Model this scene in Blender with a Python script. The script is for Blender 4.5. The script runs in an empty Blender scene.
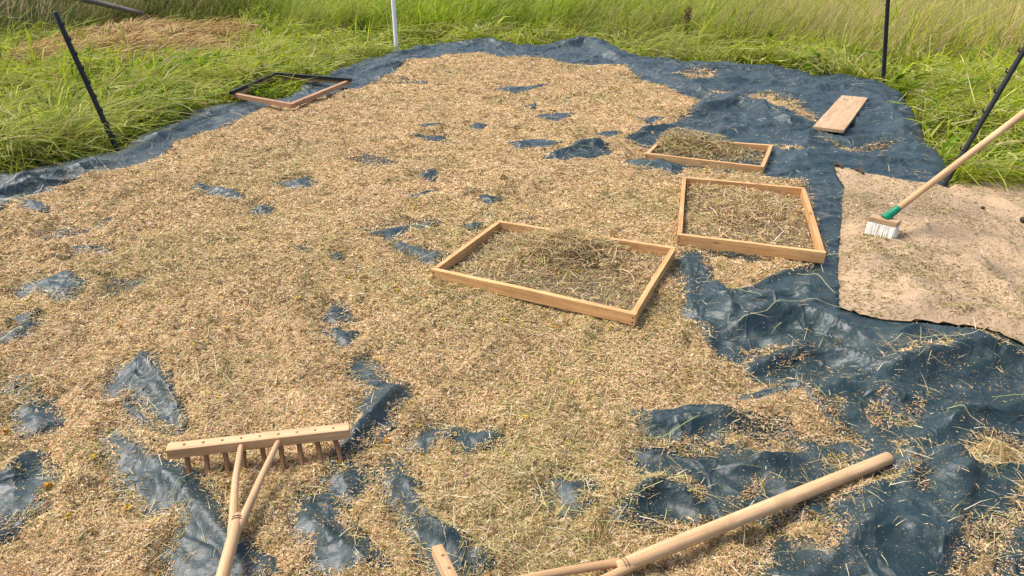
import bpy, bmesh, math
import numpy as np
from mathutils import Vector, Matrix

# ------------------------------------------------------------------ camera, sky, sun, exposure
CAMH, PITCH, FPX = 1.4, math.radians(26.0), 700.0
scene = bpy.context.scene
C = scene.collection
cam_data = bpy.data.cameras.new('camera')
cam_data.sensor_width = 36.0
cam_data.lens = FPX / 1024.0 * 36.0
cam_data.clip_start, cam_data.clip_end = 0.05, 2000.0
cam = bpy.data.objects.new('camera', cam_data)
cam.location = (0, 0, CAMH)
cam.rotation_euler = (math.pi / 2 - PITCH, 0, 0)
C.objects.link(cam)
scene.camera = cam

SUN_EL, SUN_AZ = math.radians(57), math.radians(-74)      # azimuth from +Y towards +X
world = bpy.data.worlds.new('World')
scene.world = world
world.use_nodes = True
wn = world.node_tree
sky = wn.nodes.new('ShaderNodeTexSky')
sky.sky_type = 'NISHITA'
sky.sun_disc = False
sky.sun_elevation = SUN_EL
sky.sun_rotation = SUN_AZ
sky.dust_density = 3.0
wn.links.new(sky.outputs[0], wn.nodes['Background'].inputs[0])
wn.nodes['Background'].inputs[1].default_value = 0.15
sun_data = bpy.data.lights.new('sun', 'SUN')
sun_data.energy = 2.3
sun_data.angle = math.radians(22.0)
sun_data.color = (1.0, 0.975, 0.945)
sun = bpy.data.objects.new('sun', sun_data)
sd_ = Vector((math.sin(SUN_AZ) * math.cos(SUN_EL), math.cos(SUN_AZ) * math.cos(SUN_EL), math.sin(SUN_EL)))
sun.rotation_euler = sd_.to_track_quat('Z', 'Y').to_euler()
sun.location = (0, 0, 20)
C.objects.link(sun)
scene.view_settings.view_transform = 'Standard'
scene.view_settings.look = 'None'
scene.view_settings.gamma = 1.0
scene.view_settings.use_curve_mapping = False
scene.view_settings.exposure = 0.83

rng = np.random.default_rng(7)

# ------------------------------------------------------------------ helpers
def ray(px, py):
    x, y = (px - 512) / FPX, (288 - py) / FPX
    c, s = math.cos(PITCH), math.sin(PITCH)
    return np.array([x, c + y * s, -s + y * c])

def G(px, py, z=0.0):
    d = ray(px, py)
    t = (z - CAMH) / d[2]
    return np.array([d[0] * t, d[1] * t, z])

def onY(px, py, Y):
    d = ray(px, py)
    t = Y / d[1]
    return np.array([d[0] * t, Y, CAMH + d[2] * t])

def GP(pts, z=0.0):
    return np.array([G(p[0], p[1], z)[:2] for p in pts])

def Z(pts, ox, oy, s):
    return [(ox + p[0] / s, oy + p[1] / s) for p in pts]

def hash2(ix, iy, seed):
    h = (ix.astype(np.int64) * 374761393 + iy.astype(np.int64) * 668265263 + seed * 974634777) & 0x7fffffff
    h = ((h ^ (h >> 13)) * 1274126177) & 0x7fffffff
    return ((h ^ (h >> 16)) & 0xffff) / 65535.0

def vnoise(x, y, seed=0):
    ix, iy = np.floor(x), np.floor(y)
    fx, fy = x - ix, y - iy
    fx, fy = fx * fx * (3 - 2 * fx), fy * fy * (3 - 2 * fy)
    ix, iy = ix.astype(np.int64), iy.astype(np.int64)
    a, b = hash2(ix, iy, seed), hash2(ix + 1, iy, seed)
    c, d = hash2(ix, iy + 1, seed), hash2(ix + 1, iy + 1, seed)
    return (a + (b - a) * fx) * (1 - fy) + (c + (d - c) * fx) * fy

def fbm(x, y, scale, octv=3, seed=0):
    """noise in -1..1, scale = size in metres of the largest cell"""
    s, amp, tot = 0.0, 1.0, 0.0
    f = 1.0 / scale
    for o in range(octv):
        s = s + amp * (vnoise(x * f + 13.7 * o, y * f + 7.1 * o, seed + o) * 2 - 1)
        tot += amp
        amp *= 0.5
        f *= 2.03
    return s / tot

def sstep(a, b, x):
    t = np.clip((x - a) / (b - a), 0, 1)
    return t * t * (3 - 2 * t)

def sdist(poly, X, Y):
    """signed distance, positive inside"""
    n = len(poly)
    d2 = np.full(X.shape, 1e9)
    ins = np.zeros(X.shape, bool)
    for i in range(n):
        ax, ay = poly[i]
        bx, by = poly[(i + 1) % n]
        ex, ey = bx - ax, by - ay
        wx, wy = X - ax, Y - ay
        t = np.clip((wx * ex + wy * ey) / (ex * ex + ey * ey + 1e-12), 0, 1)
        d2 = np.minimum(d2, (wx - t * ex) ** 2 + (wy - t * ey) ** 2)
        if ay != by:
            cond = ((ay > Y) != (by > Y)) & (X < ex * (Y - ay) / (by - ay) + ax)
            ins ^= cond
    d = np.sqrt(d2)
    return np.where(ins, d, -d)

def pdist(line, X, Y, signed=False):
    """distance to polyline and position 0..1 along it"""
    line = np.asarray(line)
    seg = np.linalg.norm(np.diff(line, axis=0), axis=1)
    cum = np.concatenate([[0], np.cumsum(seg)])
    best = np.full(X.shape, 1e9)
    pos = np.zeros(X.shape); sgn = np.ones(X.shape)
    for i in range(len(line) - 1):
        ax, ay = line[i]
        ex, ey = line[i + 1] - line[i]
        wx, wy = X - ax, Y - ay
        t = np.clip((wx * ex + wy * ey) / (ex * ex + ey * ey + 1e-12), 0, 1)
        d2 = (wx - t * ex) ** 2 + (wy - t * ey) ** 2
        m = d2 < best
        best = np.where(m, d2, best)
        pos = np.where(m, (cum[i] + t * seg[i]) / cum[-1], pos)
        sgn = np.where(m, np.sign(ex * wy - ey * wx), sgn)
    return (np.sqrt(best) * sgn, pos) if signed else (np.sqrt(best), pos)

def tag(o, label=None, cat=None, group=None, kind=None):
    if label: o['label'] = label
    if cat: o['category'] = cat
    if group: o['group'] = group
    if kind: o['kind'] = kind
    return o

def empty(name, loc):
    o = bpy.data.objects.new(name, None)
    o.location = tuple(float(v) for v in loc)
    o.empty_display_size = 0.1
    C.objects.link(o)
    return o

def np_mesh(name, verts, faces_flat, nper, mat, col=None, smooth=False):
    """faces_flat int array of loops; nper = vertices per face (int) or an array of counts"""
    me = bpy.data.meshes.new(name)
    nv, nl = len(verts), len(faces_flat)
    me.vertices.add(nv)
    me.vertices.foreach_set('co', np.ascontiguousarray(verts, np.float32).ravel())
    me.loops.add(nl)
    me.loops.foreach_set('vertex_index', np.ascontiguousarray(faces_flat, np.int32).ravel())
    if np.isscalar(nper):
        nf = nl // nper
        starts = np.arange(nf, dtype=np.int32) * nper
    else:
        nf = len(nper)
        starts = np.concatenate([[0], np.cumsum(nper)[:-1]]).astype(np.int32)
    me.polygons.add(nf)
    me.polygons.foreach_set('loop_start', starts)
    me.update(calc_edges=True)
    if smooth:
        me.polygons.foreach_set('use_smooth', np.ones(nf, bool))
    if col is not None:
        a = me.color_attributes.new('tint', 'FLOAT_COLOR', 'POINT')
        a.data.foreach_set('color', np.ascontiguousarray(np.c_[col, np.ones(nv)], np.float32).ravel())
    me.materials.append(mat)
    o = bpy.data.objects.new(name, me)
    C.objects.link(o)
    return o

def py_obj(name, verts, faces, mat, parent=None, mtx=None, smooth=True):
    me = bpy.data.meshes.new(name)
    me.from_pydata([tuple(map(float, v)) for v in verts], [], faces)
    me.update()
    if smooth:
        me.polygons.foreach_set('use_smooth', [True] * len(me.polygons))
    me.materials.append(mat)
    o = bpy.data.objects.new(name, me)
    C.objects.link(o)
    put(o, parent, mtx)
    return o

def put(o, parent, mtx):
    mtx = mtx or Matrix.Identity(4)
    if parent:
        base = Vector((0, 0, 0))
        q = parent
        while q is not None:                      # parents are pure translations
            base += q.location
            q = q.parent
        o.parent = parent
        mtx = Matrix.Translation(-base) @ mtx
    o.matrix_basis = mtx

def axes(p0, p1, up=(0, 0, 1)):
    p0, p1 = Vector(map(float, p0)), Vector(map(float, p1))
    x = (p1 - p0).normalized()
    y = Vector(up).cross(x)
    if y.length < 1e-4: y = Vector((0, 1, 0))
    y.normalize()
    z = x.cross(y)
    m = Matrix((x, y, z)).transposed().to_4x4()
    return m

def board(name, p0, p1, w, h, mat, parent, bevel=0.003, up=(0, 0, 1), warp=0.0, seed=0):
    """plank from p0 to p1 (centre line), width w across, height h; local X is the grain"""
    p0, p1 = np.array(p0, float), np.array(p1, float)
    L = float(np.linalg.norm(p1 - p0))
    bm = bmesh.new()
    n = 7
    r = np.random.default_rng(seed)
    rings = []
    for i in range(n):
        t = i / (n - 1)
        dy, dz = warp * math.sin(t * 3.1 + seed), warp * math.sin(t * 2.6 + seed * 1.7)
        a, b = r.normal(0, .012, 2)
        rings.append([bm.verts.new((t * L - L / 2, dy + sy * w / 2 * (1 + a), dz + sz * h / 2 * (1 + b)))
                      for sy, sz in ((-1, -1), (1, -1), (1, 1), (-1, 1))])
    for i in range(n - 1):
        for k in range(4):
            bm.faces.new((rings[i][k], rings[i + 1][k], rings[i + 1][(k + 1) % 4], rings[i][(k + 1) % 4]))
    bm.faces.new(rings[0]); bm.faces.new(rings[-1][::-1])
    bmesh.ops.recalc_face_normals(bm, faces=bm.faces)
    es = [e for e in bm.edges if e.calc_face_angle(0) > 1.0]
    bmesh.ops.bevel(bm, geom=es, offset=bevel, segments=2, affect='EDGES', profile=0.6)
    me = bpy.data.meshes.new(name)
    bm.to_mesh(me); bm.free()
    me.materials.append(mat)
    o = bpy.data.objects.new(name, me)
    C.objects.link(o)
    m = axes(p0, p1, up)
    m.translation = Vector((p0 + p1) / 2)
    put(o, parent, m)
    return o

def stick(name, pts, radii, mat, parent=None, seg=12, flat=1.0, rough=0.0, seed=0, round_end=True):
    """round tapered pole along points; local X runs from first to last point"""
    pts = [np.array(p, float) for p in pts]
    far = pts[-1] if np.linalg.norm(pts[-1] - pts[0]) > 1e-4 else pts[len(pts) // 2]
    m = axes(pts[0], far)
    m.translation = Vector(pts[0])
    inv = m.inverted()
    loc = [np.array(inv @ Vector(p)) for p in pts]
    # refine
    P, Rr = [], []
    sub = 6
    for i in range(len(loc) - 1):
        for k in range(sub):
            t = k / sub
            P.append(loc[i] * (1 - t) + loc[i + 1] * t); Rr.append(radii[i] * (1 - t) + radii[i + 1] * t)
    P.append(loc[-1]); Rr.append(radii[-1])
    P, Rr = np.array(P), np.array(Rr)
    if len(pts) > 2:
        for _ in range(3):
            P[1:-1] = P[1:-1] * .5 + (P[:-2] + P[2:]) * .25
    r = np.random.default_rng(seed)
    if round_end:
        e0, e1 = P[0].copy(), P[-1].copy()
        d0 = (P[1] - P[0]) / np.linalg.norm(P[1] - P[0]); d1 = (P[-1] - P[-2]) / np.linalg.norm(P[-1] - P[-2])
        P[0] = e0 + d0 * Rr[0] * .15; P[-1] = e1 - d1 * Rr[-1] * .15
        P = np.vstack([e0, P, e1]); Rr = np.concatenate([[Rr[0] * .88], Rr, [Rr[-1] * .88]])
    vs, fs = [], []
    n = len(P)
    for i in range(n):
        t = P[min(i + 1, n - 1)] - P[max(i - 1, 0)]
        t /= np.linalg.norm(t)
        u = np.cross([0, 0, 1.0], t)
        if np.linalg.norm(u) < 1e-5: u = np.array([0, 1.0, 0])
        u /= np.linalg.norm(u)
        v = np.cross(t, u)
        for k in range(seg):
            a = 2 * math.pi * k / seg
            rr = Rr[i] * (1 + rough * r.normal())
            vs.append(P[i] + rr * (math.cos(a) * u + flat * math.sin(a) * v))
    for i in range(n - 1):
        for k in range(seg):
            fs.append((i * seg + k, i * seg + (k + 1) % seg, (i + 1) * seg + (k + 1) % seg, (i + 1) * seg + k))
    fs.append(tuple(range(seg))[::-1]); fs.append(tuple((n - 1) * seg + k for k in range(seg)))
    return py_obj(name, vs, fs, mat, parent, m)

# ------------------------------------------------------------------ materials
def new_mat(name):
    m = bpy.data.materials.new(name)
    m.use_nodes = True
    nt = m.node_tree
    return m, nt, nt.nodes['Principled BSDF']

def nd(nt, t, **kw):
    n = nt.nodes.new(t)
    for k, v in kw.items():
        if k in n.inputs: n.inputs[k].default_value = v
        else: setattr(n, k, v)
    return n

def noise_node(nt, vec, scale, detail=4, rough=0.55, dist=0.0):
    n = nd(nt, 'ShaderNodeTexNoise')
    n.inputs['Scale'].default_value = scale
    n.inputs['Detail'].default_value = detail
    n.inputs['Roughness'].default_value = rough
    n.inputs['Distortion'].default_value = dist
    if vec is not None: nt.links.new(vec, n.inputs['Vector'])
    return n.outputs[0]

def ramp(nt, fac, stops):
    r = nd(nt, 'ShaderNodeValToRGB')
    el = r.color_ramp.elements
    while len(el) < len(stops): el.new(0.5)
    for e, (p, c) in zip(el, stops):
        e.position = p
        e.color = (*c, 1) if len(c) == 3 else c
    nt.links.new(fac, r.inputs[0])
    return r.outputs[0]

def mixc(nt, fac, a, b, mode='MIX'):
    m = nd(nt, 'ShaderNodeMix', data_type='RGBA', blend_type=mode)
    if hasattr(fac, 'is_linked'): nt.links.new(fac, m.inputs[0])
    else: m.inputs[0].default_value = fac
    for i, v in ((6, a), (7, b)):
        if hasattr(v, 'is_linked'): nt.links.new(v, m.inputs[i])
        else: m.inputs[i].default_value = (*v, 1)
    return m.outputs[2]

def bump(nt, bsdf, h, strength, dist, prev=None):
    b = nd(nt, 'ShaderNodeBump')
    b.inputs['Strength'].default_value = strength
    b.inputs['Distance'].default_value = dist
    nt.links.new(h, b.inputs['Height'])
    if prev is not None: nt.links.new(prev, b.inputs['Normal'])
    if bsdf is not None: nt.links.new(b.outputs[0], bsdf.inputs['Normal'])
    return b.outputs[0]

def objco(nt, scale=(1, 1, 1)):
    tc = nd(nt, 'ShaderNodeTexCoord')
    mp = nd(nt, 'ShaderNodeMapping')
    mp.inputs['Scale'].default_value = scale
    nt.links.new(tc.outputs['Object'], mp.inputs[0])
    oi = nd(nt, 'ShaderNodeObjectInfo')
    ad = nd(nt, 'ShaderNodeVectorMath', operation='MULTIPLY_ADD')
    nt.links.new(oi.outputs['Random'], ad.inputs[0])
    ad.inputs[1].default_value = (37, 91, 53)
    nt.links.new(mp.outputs[0], ad.inputs[2])
    return ad.outputs[0], oi.outputs['Random']

def wood_mat(name, light, dark, knots=True, grey=0.0):
    m, nt, b = new_mat(name)
    v, rnd = objco(nt, (1.3, 16, 16))
    n1 = noise_node(nt, v, 1.6, 6, .6, .8)
    v2, _ = objco(nt, (4, 90, 90))
    n2 = noise_node(nt, v2, 1.0, 3, .6)
    c = ramp(nt, n1, [(.28, dark), (.5, tuple(.5 * (a + d) for a, d in zip(light, dark))), (.7, light)])
    c = mixc(nt, .5, c, ramp(nt, n2, [(.3, (.35, .3, .25)), (.65, (1, 1, 1))]), 'MULTIPLY')
    if knots:
        v3, _ = objco(nt, (3.0, 9, 9))
        vo = nd(nt, 'ShaderNodeTexVoronoi'); vo.inputs['Scale'].default_value = 1.3
        nt.links.new(v3, vo.inputs['Vector'])
        k = ramp(nt, vo.outputs['Distance'], [(.06, (1, 1, 1)), (.13, (0, 0, 0))])
        c = mixc(nt, k, c, tuple(d * .35 for d in dark))
    v4, _ = objco(nt, (5, 5, 5))
    d = ramp(nt, noise_node(nt, v4, 2.2, 5, .65), [(.5, (0, 0, 0)), (.78, (.8, .8, .8))])
    c = mixc(nt, d, c, tuple(x * (1 - grey) + .25 * grey for x in tuple(.62 * q for q in dark)) if grey else tuple(.66 * q for q in dark))
    hs = nd(nt, 'ShaderNodeHueSaturation')
    mr = nd(nt, 'ShaderNodeMapRange'); mr.inputs[3].default_value = .86; mr.inputs[4].default_value = 1.1
    nt.links.new(rnd, mr.inputs[0]); nt.links.new(mr.outputs[0], hs.inputs['Value']); nt.links.new(c, hs.inputs['Color'])
    nt.links.new(hs.outputs[0], b.inputs['Base Color'])
    b.inputs['Roughness'].default_value = .62
    b.inputs['Specular IOR Level'].default_value = .3
    bump(nt, b, n2, .35, .002)
    return m

def plain_mat(name, col, rough=.5, var=.25, scale=20, spec=.4):
    m, nt, b = new_mat(name)
    v, _ = objco(nt)
    n = noise_node(nt, v, scale, 4, .6)
    c = ramp(nt, n, [(.3, tuple(x * (1 - var) for x in col)), (.7, tuple(min(1, x * (1 + var)) for x in col))])
    nt.links.new(c, b.inputs['Base Color'])
    b.inputs['Roughness'].default_value = rough
    b.inputs['Specular IOR Level'].default_value = spec
    bump(nt, b, n, .3, .002)
    return m

def tint_mat(name, translucent=0.0, rough=.75, spec=.2):
    m, nt, b = new_mat(name)
    a = nd(nt, 'ShaderNodeAttribute', attribute_name='tint')
    nt.links.new(a.outputs['Color'], b.inputs['Base Color'])
    b.inputs['Roughness'].default_value = rough
    b.inputs['Specular IOR Level'].default_value = spec
    if translucent:
        t = nd(nt, 'ShaderNodeBsdfTranslucent')
        nt.links.new(a.outputs['Color'], t.inputs['Color'])
        mx = nd(nt, 'ShaderNodeMixShader')
        mx.inputs[0].default_value = translucent
        nt.links.new(b.outputs[0], mx.inputs[1]); nt.links.new(t.outputs[0], mx.inputs[2])
        nt.links.new(mx.outputs[0], nt.nodes['Material Output'].inputs['Surface'])
    return m

M_pine = wood_mat('pine', (.62, .40, .205), (.44, .245, .10))
M_frame = wood_mat('frame_wood', (.80, .465, .195), (.60, .305, .11))
M_rake = wood_mat('rake_wood', (.74, .47, .245), (.56, .32, .145), knots=False)
M_tooth = wood_mat('tooth_wood', (.33, .17, .075), (.23, .105, .042), knots=False)
M_plank = wood_mat('plank_wood', (.62, .42, .23), (.48, .30, .15))
M_red = wood_mat('reddish_wood', (.58, .34, .18), (.42, .21, .10))
M_grey = wood_mat('weathered_wood', (.20, .165, .125), (.11, .09, .068), knots=False)
M_black = plain_mat('black_plastic', (.012, .012, .014), .45, .3, 30)
M_white = plain_mat('white_plastic', (.90, .89, .84), .45, .08, 15)
M_peg = plain_mat('grey_peg', (.16, .16, .15), .5, .3, 30)
M_green = plain_mat('green_plastic', (.0, .19, .085), .4, .15, 25)
M_bristle = plain_mat('bristle', (.84, .78, .66), .7, .16, 60)
M_wire = plain_mat('galvanised_wire', (.17, .17, .16), .5, .25, 40)
M_wire.node_tree.nodes['Principled BSDF'].inputs['Metallic'].default_value = .6
M_bind = plain_mat('dark_wire', (.16, .10, .06), .6, .3, 60)
M_stone = plain_mat('dark_clod', (.05, .035, .025), .85, .4, 40)
M_chip = tint_mat('chaff_bits', .12, .8, .15)
M_blade = tint_mat('grass_blade', .42, .7, .12)
M_petal = plain_mat('yellow_petal', (.56, .36, .03), .7, .15, 40, .2)
M_orange = plain_mat('orange_petal', (.55, .25, .03), .7, .15, 40, .2)

def tarp_mat():
    m, nt, b = new_mat('woven_tarp')
    v, _ = objco(nt)
    big = noise_node(nt, v, 1.3, 5, .6, .4)
    fine = noise_node(nt, v, 9, 6, .65, .6)
    c = ramp(nt, big, [(.3, (.010, .024, .024)), (.7, (.021, .041, .040))])
    dust = ramp(nt, fine, [(.5, (0, 0, 0)), (.8, (1, 1, 1))])
    c = mixc(nt, dust, c, (.056, .074, .072))
    # fine chaff dust specks
    vo = nd(nt, 'ShaderNodeTexVoronoi'); vo.inputs['Scale'].default_value = 95
    nt.links.new(v, vo.inputs['Vector'])
    sp = ramp(nt, vo.outputs['Distance'], [(.10, (1, 1, 1)), (.2, (0, 0, 0))])
    gate = ramp(nt, fine, [(.45, (0, 0, 0)), (.6, (1, 1, 1))])
    c = mixc(nt, mixc(nt, 1.0, sp, gate, 'MULTIPLY'), c, (.22, .18, .12))
    nt.links.new(c, b.inputs['Base Color'])
    rr = ramp(nt, fine, [(.3, (.37,) * 3), (.75, (.54,) * 3)])
    nt.links.new(rr, b.inputs['Roughness'])
    b.inputs['Specular IOR Level'].default_value = .5
    v2, _ = objco(nt, (1, 1, 1))
    cr = noise_node(nt, v2, 5, 3, .5, .35)
    sb = nd(nt, 'ShaderNodeMath', operation='SUBTRACT'); sb.inputs[1].default_value = .5
    nt.links.new(cr, sb.inputs[0])
    ab = nd(nt, 'ShaderNodeMath', operation='ABSOLUTE'); nt.links.new(sb.outputs[0], ab.inputs[0])
    ng = nd(nt, 'ShaderNodeMath', operation='MULTIPLY'); ng.inputs[1].default_value = -1.0; nt.links.new(ab.outputs[0], ng.inputs[0])
    p = bump(nt, None, ng.outputs[0], .9, .06)
    nv = nd(nt, 'ShaderNodeTexNoise'); nv.inputs['Scale'].default_value = 3.0; nv.inputs['Detail'].default_value = 3
    nt.links.new(v2, nv.inputs['Vector'])
    for sc, st, dd_ in ((2.3, (.6, 1.1, 1), .022), (5.5, (1.0, .55, 1), .012)):
        ma = nd(nt, 'ShaderNodeVectorMath', operation='MULTIPLY_ADD'); ma.inputs[1].default_value = (.22, .22, .22)
        nt.links.new(nv.outputs[1], ma.inputs[0]); nt.links.new(v2, ma.inputs[2])
        mp = nd(nt, 'ShaderNodeMapping'); mp.inputs['Scale'].default_value = st; nt.links.new(ma.outputs[0], mp.inputs[0])
        ve = nd(nt, 'ShaderNodeTexVoronoi', feature='DISTANCE_TO_EDGE'); ve.inputs['Scale'].default_value = sc
        nt.links.new(mp.outputs[0], ve.inputs['Vector'])
        p = bump(nt, None, ramp(nt, ve.outputs['Distance'], [(0, (1, 1, 1)), (.04, (.25,) * 3), (.14, (0, 0, 0))]), .38, dd_, p)
    crb = noise_node(nt, v2, 14, 4, .55, .2)
    p = bump(nt, None, crb, .28, .018, p)
    cr2 = noise_node(nt, v2, 38, 3, .5, .8)
    p = bump(nt, None, cr2, .15, .005, p)
    w = nd(nt, 'ShaderNodeTexWave'); w.inputs['Scale'].default_value = 130
    nt.links.new(v2, w.inputs['Vector'])
    bump(nt, b, w.outputs[1], .15, .001, p)
    return m
M_tarp = tarp_mat()

def bed_mat():
    m, nt, b = new_mat('chaff_bed')
    v, _ = objco(nt)
    n1 = noise_node(nt, v, 120, 4, .7)
    n2 = noise_node(nt, v, 1.1, 4, .6)
    cols = []
    for sc, st in ((150, (1, .45, 1)), (170, (.45, 1, 1))):
        mp = nd(nt, 'ShaderNodeMapping'); mp.inputs['Scale'].default_value = st
        nt.links.new(v, mp.inputs[0])
        vo = nd(nt, 'ShaderNodeTexVoronoi'); vo.inputs['Scale'].default_value = sc
        nt.links.new(mp.outputs[0], vo.inputs['Vector'])
        sp_ = nd(nt, 'ShaderNodeSeparateColor'); nt.links.new(vo.outputs['Color'], sp_.inputs[0])
        cols.append(ramp(nt, sp_.outputs[0], [(.0, (.09, .05, .02)), (.2, (.31, .18, .075)), (.48, (.49, .31, .14)), (.78, (.62, .42, .205)), (1.0, (.76, .59, .36))]))
    c = mixc(nt, ramp(nt, n1, [(.47, (0, 0, 0)), (.53, (1, 1, 1))]), cols[0], cols[1])
    c = mixc(nt, ramp(nt, n2, [(.45, (0, 0, 0)), (.7, (.35, .35, .35))]), c, (.22, .20, .07))
    nt.links.new(c, b.inputs['Base Color'])
    b.inputs['Roughness'].default_value = .9
    b.inputs['Specular IOR Level'].default_value = .1
    bump(nt, b, n1, 1.0, .01)
    return m
M_bed = bed_mat()

def burlap_mat():
    m, nt, b = new_mat('tan_cloth')
    v, _ = objco(nt)
    n1 = noise_node(nt, v, 1.6, 5, .6, .5)
    n2 = noise_node(nt, v, 60, 4, .7)
    c = ramp(nt, n1, [(.3, (.32, .22, .14)), (.5, (.43, .30, .18)), (.72, (.50, .345, .195))])
    c = mixc(nt, .35, c, ramp(nt, n2, [(.3, (.5, .42, .3)), (.6, (1, 1, 1))]), 'MULTIPLY')
    st = ramp(nt, noise_node(nt, v, 3.5, 6, .7), [(.5, (0, 0, 0)), (.68, (.8,) * 3)])
    c = mixc(nt, st, c, (.22, .165, .105))
    nt.links.new(c, b.inputs['Base Color'])
    b.inputs['Roughness'].default_value = .9
    b.inputs['Specular IOR Level'].default_value = .12
    p = bump(nt, None, noise_node(nt, v, 8, 5, .6, 1.0), .8, .035)
    bump(nt, b, n2, .4, .004, p)
    return m
M_cloth = burlap_mat()

def soil_mat():
    m, nt, b = new_mat('meadow_soil')
    v, _ = objco(nt)
    n1 = noise_node(nt, v, .8, 6, .65)
    n2 = noise_node(nt, v, 25, 4, .7)
    c = ramp(nt, n1, [(.35, (.035, .055, .012)), (.6, (.07, .095, .022)), (.8, (.13, .12, .045))])
    c = mixc(nt, .6, c, ramp(nt, n2, [(.3, (.3, .3, .3)), (.7, (1, 1, 1))]), 'MULTIPLY')
    nt.links.new(c, b.inputs['Base Color'])
    b.inputs['Roughness'].default_value = .95
    bump(nt, b, n2, .8, .03)
    return m
M_soil = soil_mat()

# ------------------------------------------------------------------ outlines traced on the photograph, turned into ground metres
TARP = list(map(tuple, GP([(-60, 192), (0, 177), (40, 168), (75, 160), (105, 154), (122, 151), (135, 139), (165, 126), (190, 114), (215, 106), (245, 103),
      (275, 101), (292, 95), (312, 84), (336, 72), (362, 61), (395, 55), (431, 47), (455, 44), (479, 43), (500, 45), (522, 47), (559, 46), (581, 43), (602, 47),
      (628, 57), (664, 61), (700, 63), (737, 64), (773, 67), (810, 76), (846, 76), (879, 84), (897, 90), (908, 102), (916, 115), (927, 138), (938, 160), (944, 172)])))
TARP += [(2.62, 3.9), (2.35, 3.0), (2.1, 2.2), (1.95, 1.4), (1.9, 0.4), (1.8, -0.4), (-3.6, -0.4), (-3.75, 1.5), (-3.7, 3.0), (-3.62, 3.75)]
TARP = np.array(TARP)

CLOTH = list(map(tuple, GP([(833, 170), (848, 171), (880, 178), (912, 184), (945, 187), (985, 184), (1024, 187), (1080, 190), (1150, 205)])))
CLOTH += [(3.9, 2.9), (3.3, 2.2)]
CLOTH += list(map(tuple, GP([(1080, 385), (1024, 361), (1000, 352), (974, 343), (937, 336), (900, 331), (868, 327), (836, 319),
      (837, 300), (838, 280), (837, 262), (840, 240), (841, 222), (841, 205), (843, 190), (836, 180)])))
CLOTH = np.array(CLOTH)

MAIN = [(-160, 250), (0, 222), (15, 208), (40, 200), (62, 190), (106, 176), (140, 168), (164, 157), (171, 146), (195, 138), (219, 131), (245, 118), (270, 107),
        (292, 106), (328, 98), (360, 92), (387, 78), (409, 63), (430, 60), (460, 58), (479, 54), (500, 60), (544, 60), (566, 66), (592, 66), (628, 67),
        (642, 84), (665, 88), (677, 95), (700, 104), (692, 117), (668, 128), (650, 131), (640, 138), (628, 143), (645, 147), (660, 156), (640, 160),
        (620, 163), (622, 168), (645, 172), (676, 178), (682, 174), (740, 178), (806, 186), (815, 210), (826, 250), (824, 264), (815, 272), (775, 287), (740, 300), (725, 297),
        (710, 292), (705, 277), (697, 262), (686, 262), (678, 272), (682, 295), (687, 317), (707, 335), (707, 345), (720, 357), (740, 372), (752, 381),
        (770, 390), (795, 396), (790, 400), (800, 407), (825, 428), (835, 418), (838, 435), (856, 446), (868, 452), (862, 464), (800, 486), (762, 505), (740, 520),
        (765, 522), (800, 530), (835, 540), (838, 550), (826, 567), (800, 563), (778, 550), (762, 560), (768, 578), (730, 600), (700, 650), (400, 680), (-150, 680)]
z4 = lambda p: Z(p, 0, 340, 4)
z6 = lambda p: Z(p, 0, 432, 4)
z7 = lambda p: Z(p, 230, 432, 4)
zr = lambda p: Z(p, 600, 380, 4)
zq = lambda p: Z(p, 768, 432, 4)
zu = lambda p: Z(p, 768, 300, 4)
zb = lambda p: Z(p, 340, 0, 2.742)
za = lambda p: Z(p, 0, 190, 2.742)
zc = lambda p: Z(p, 340, 190, 2.742)
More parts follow.
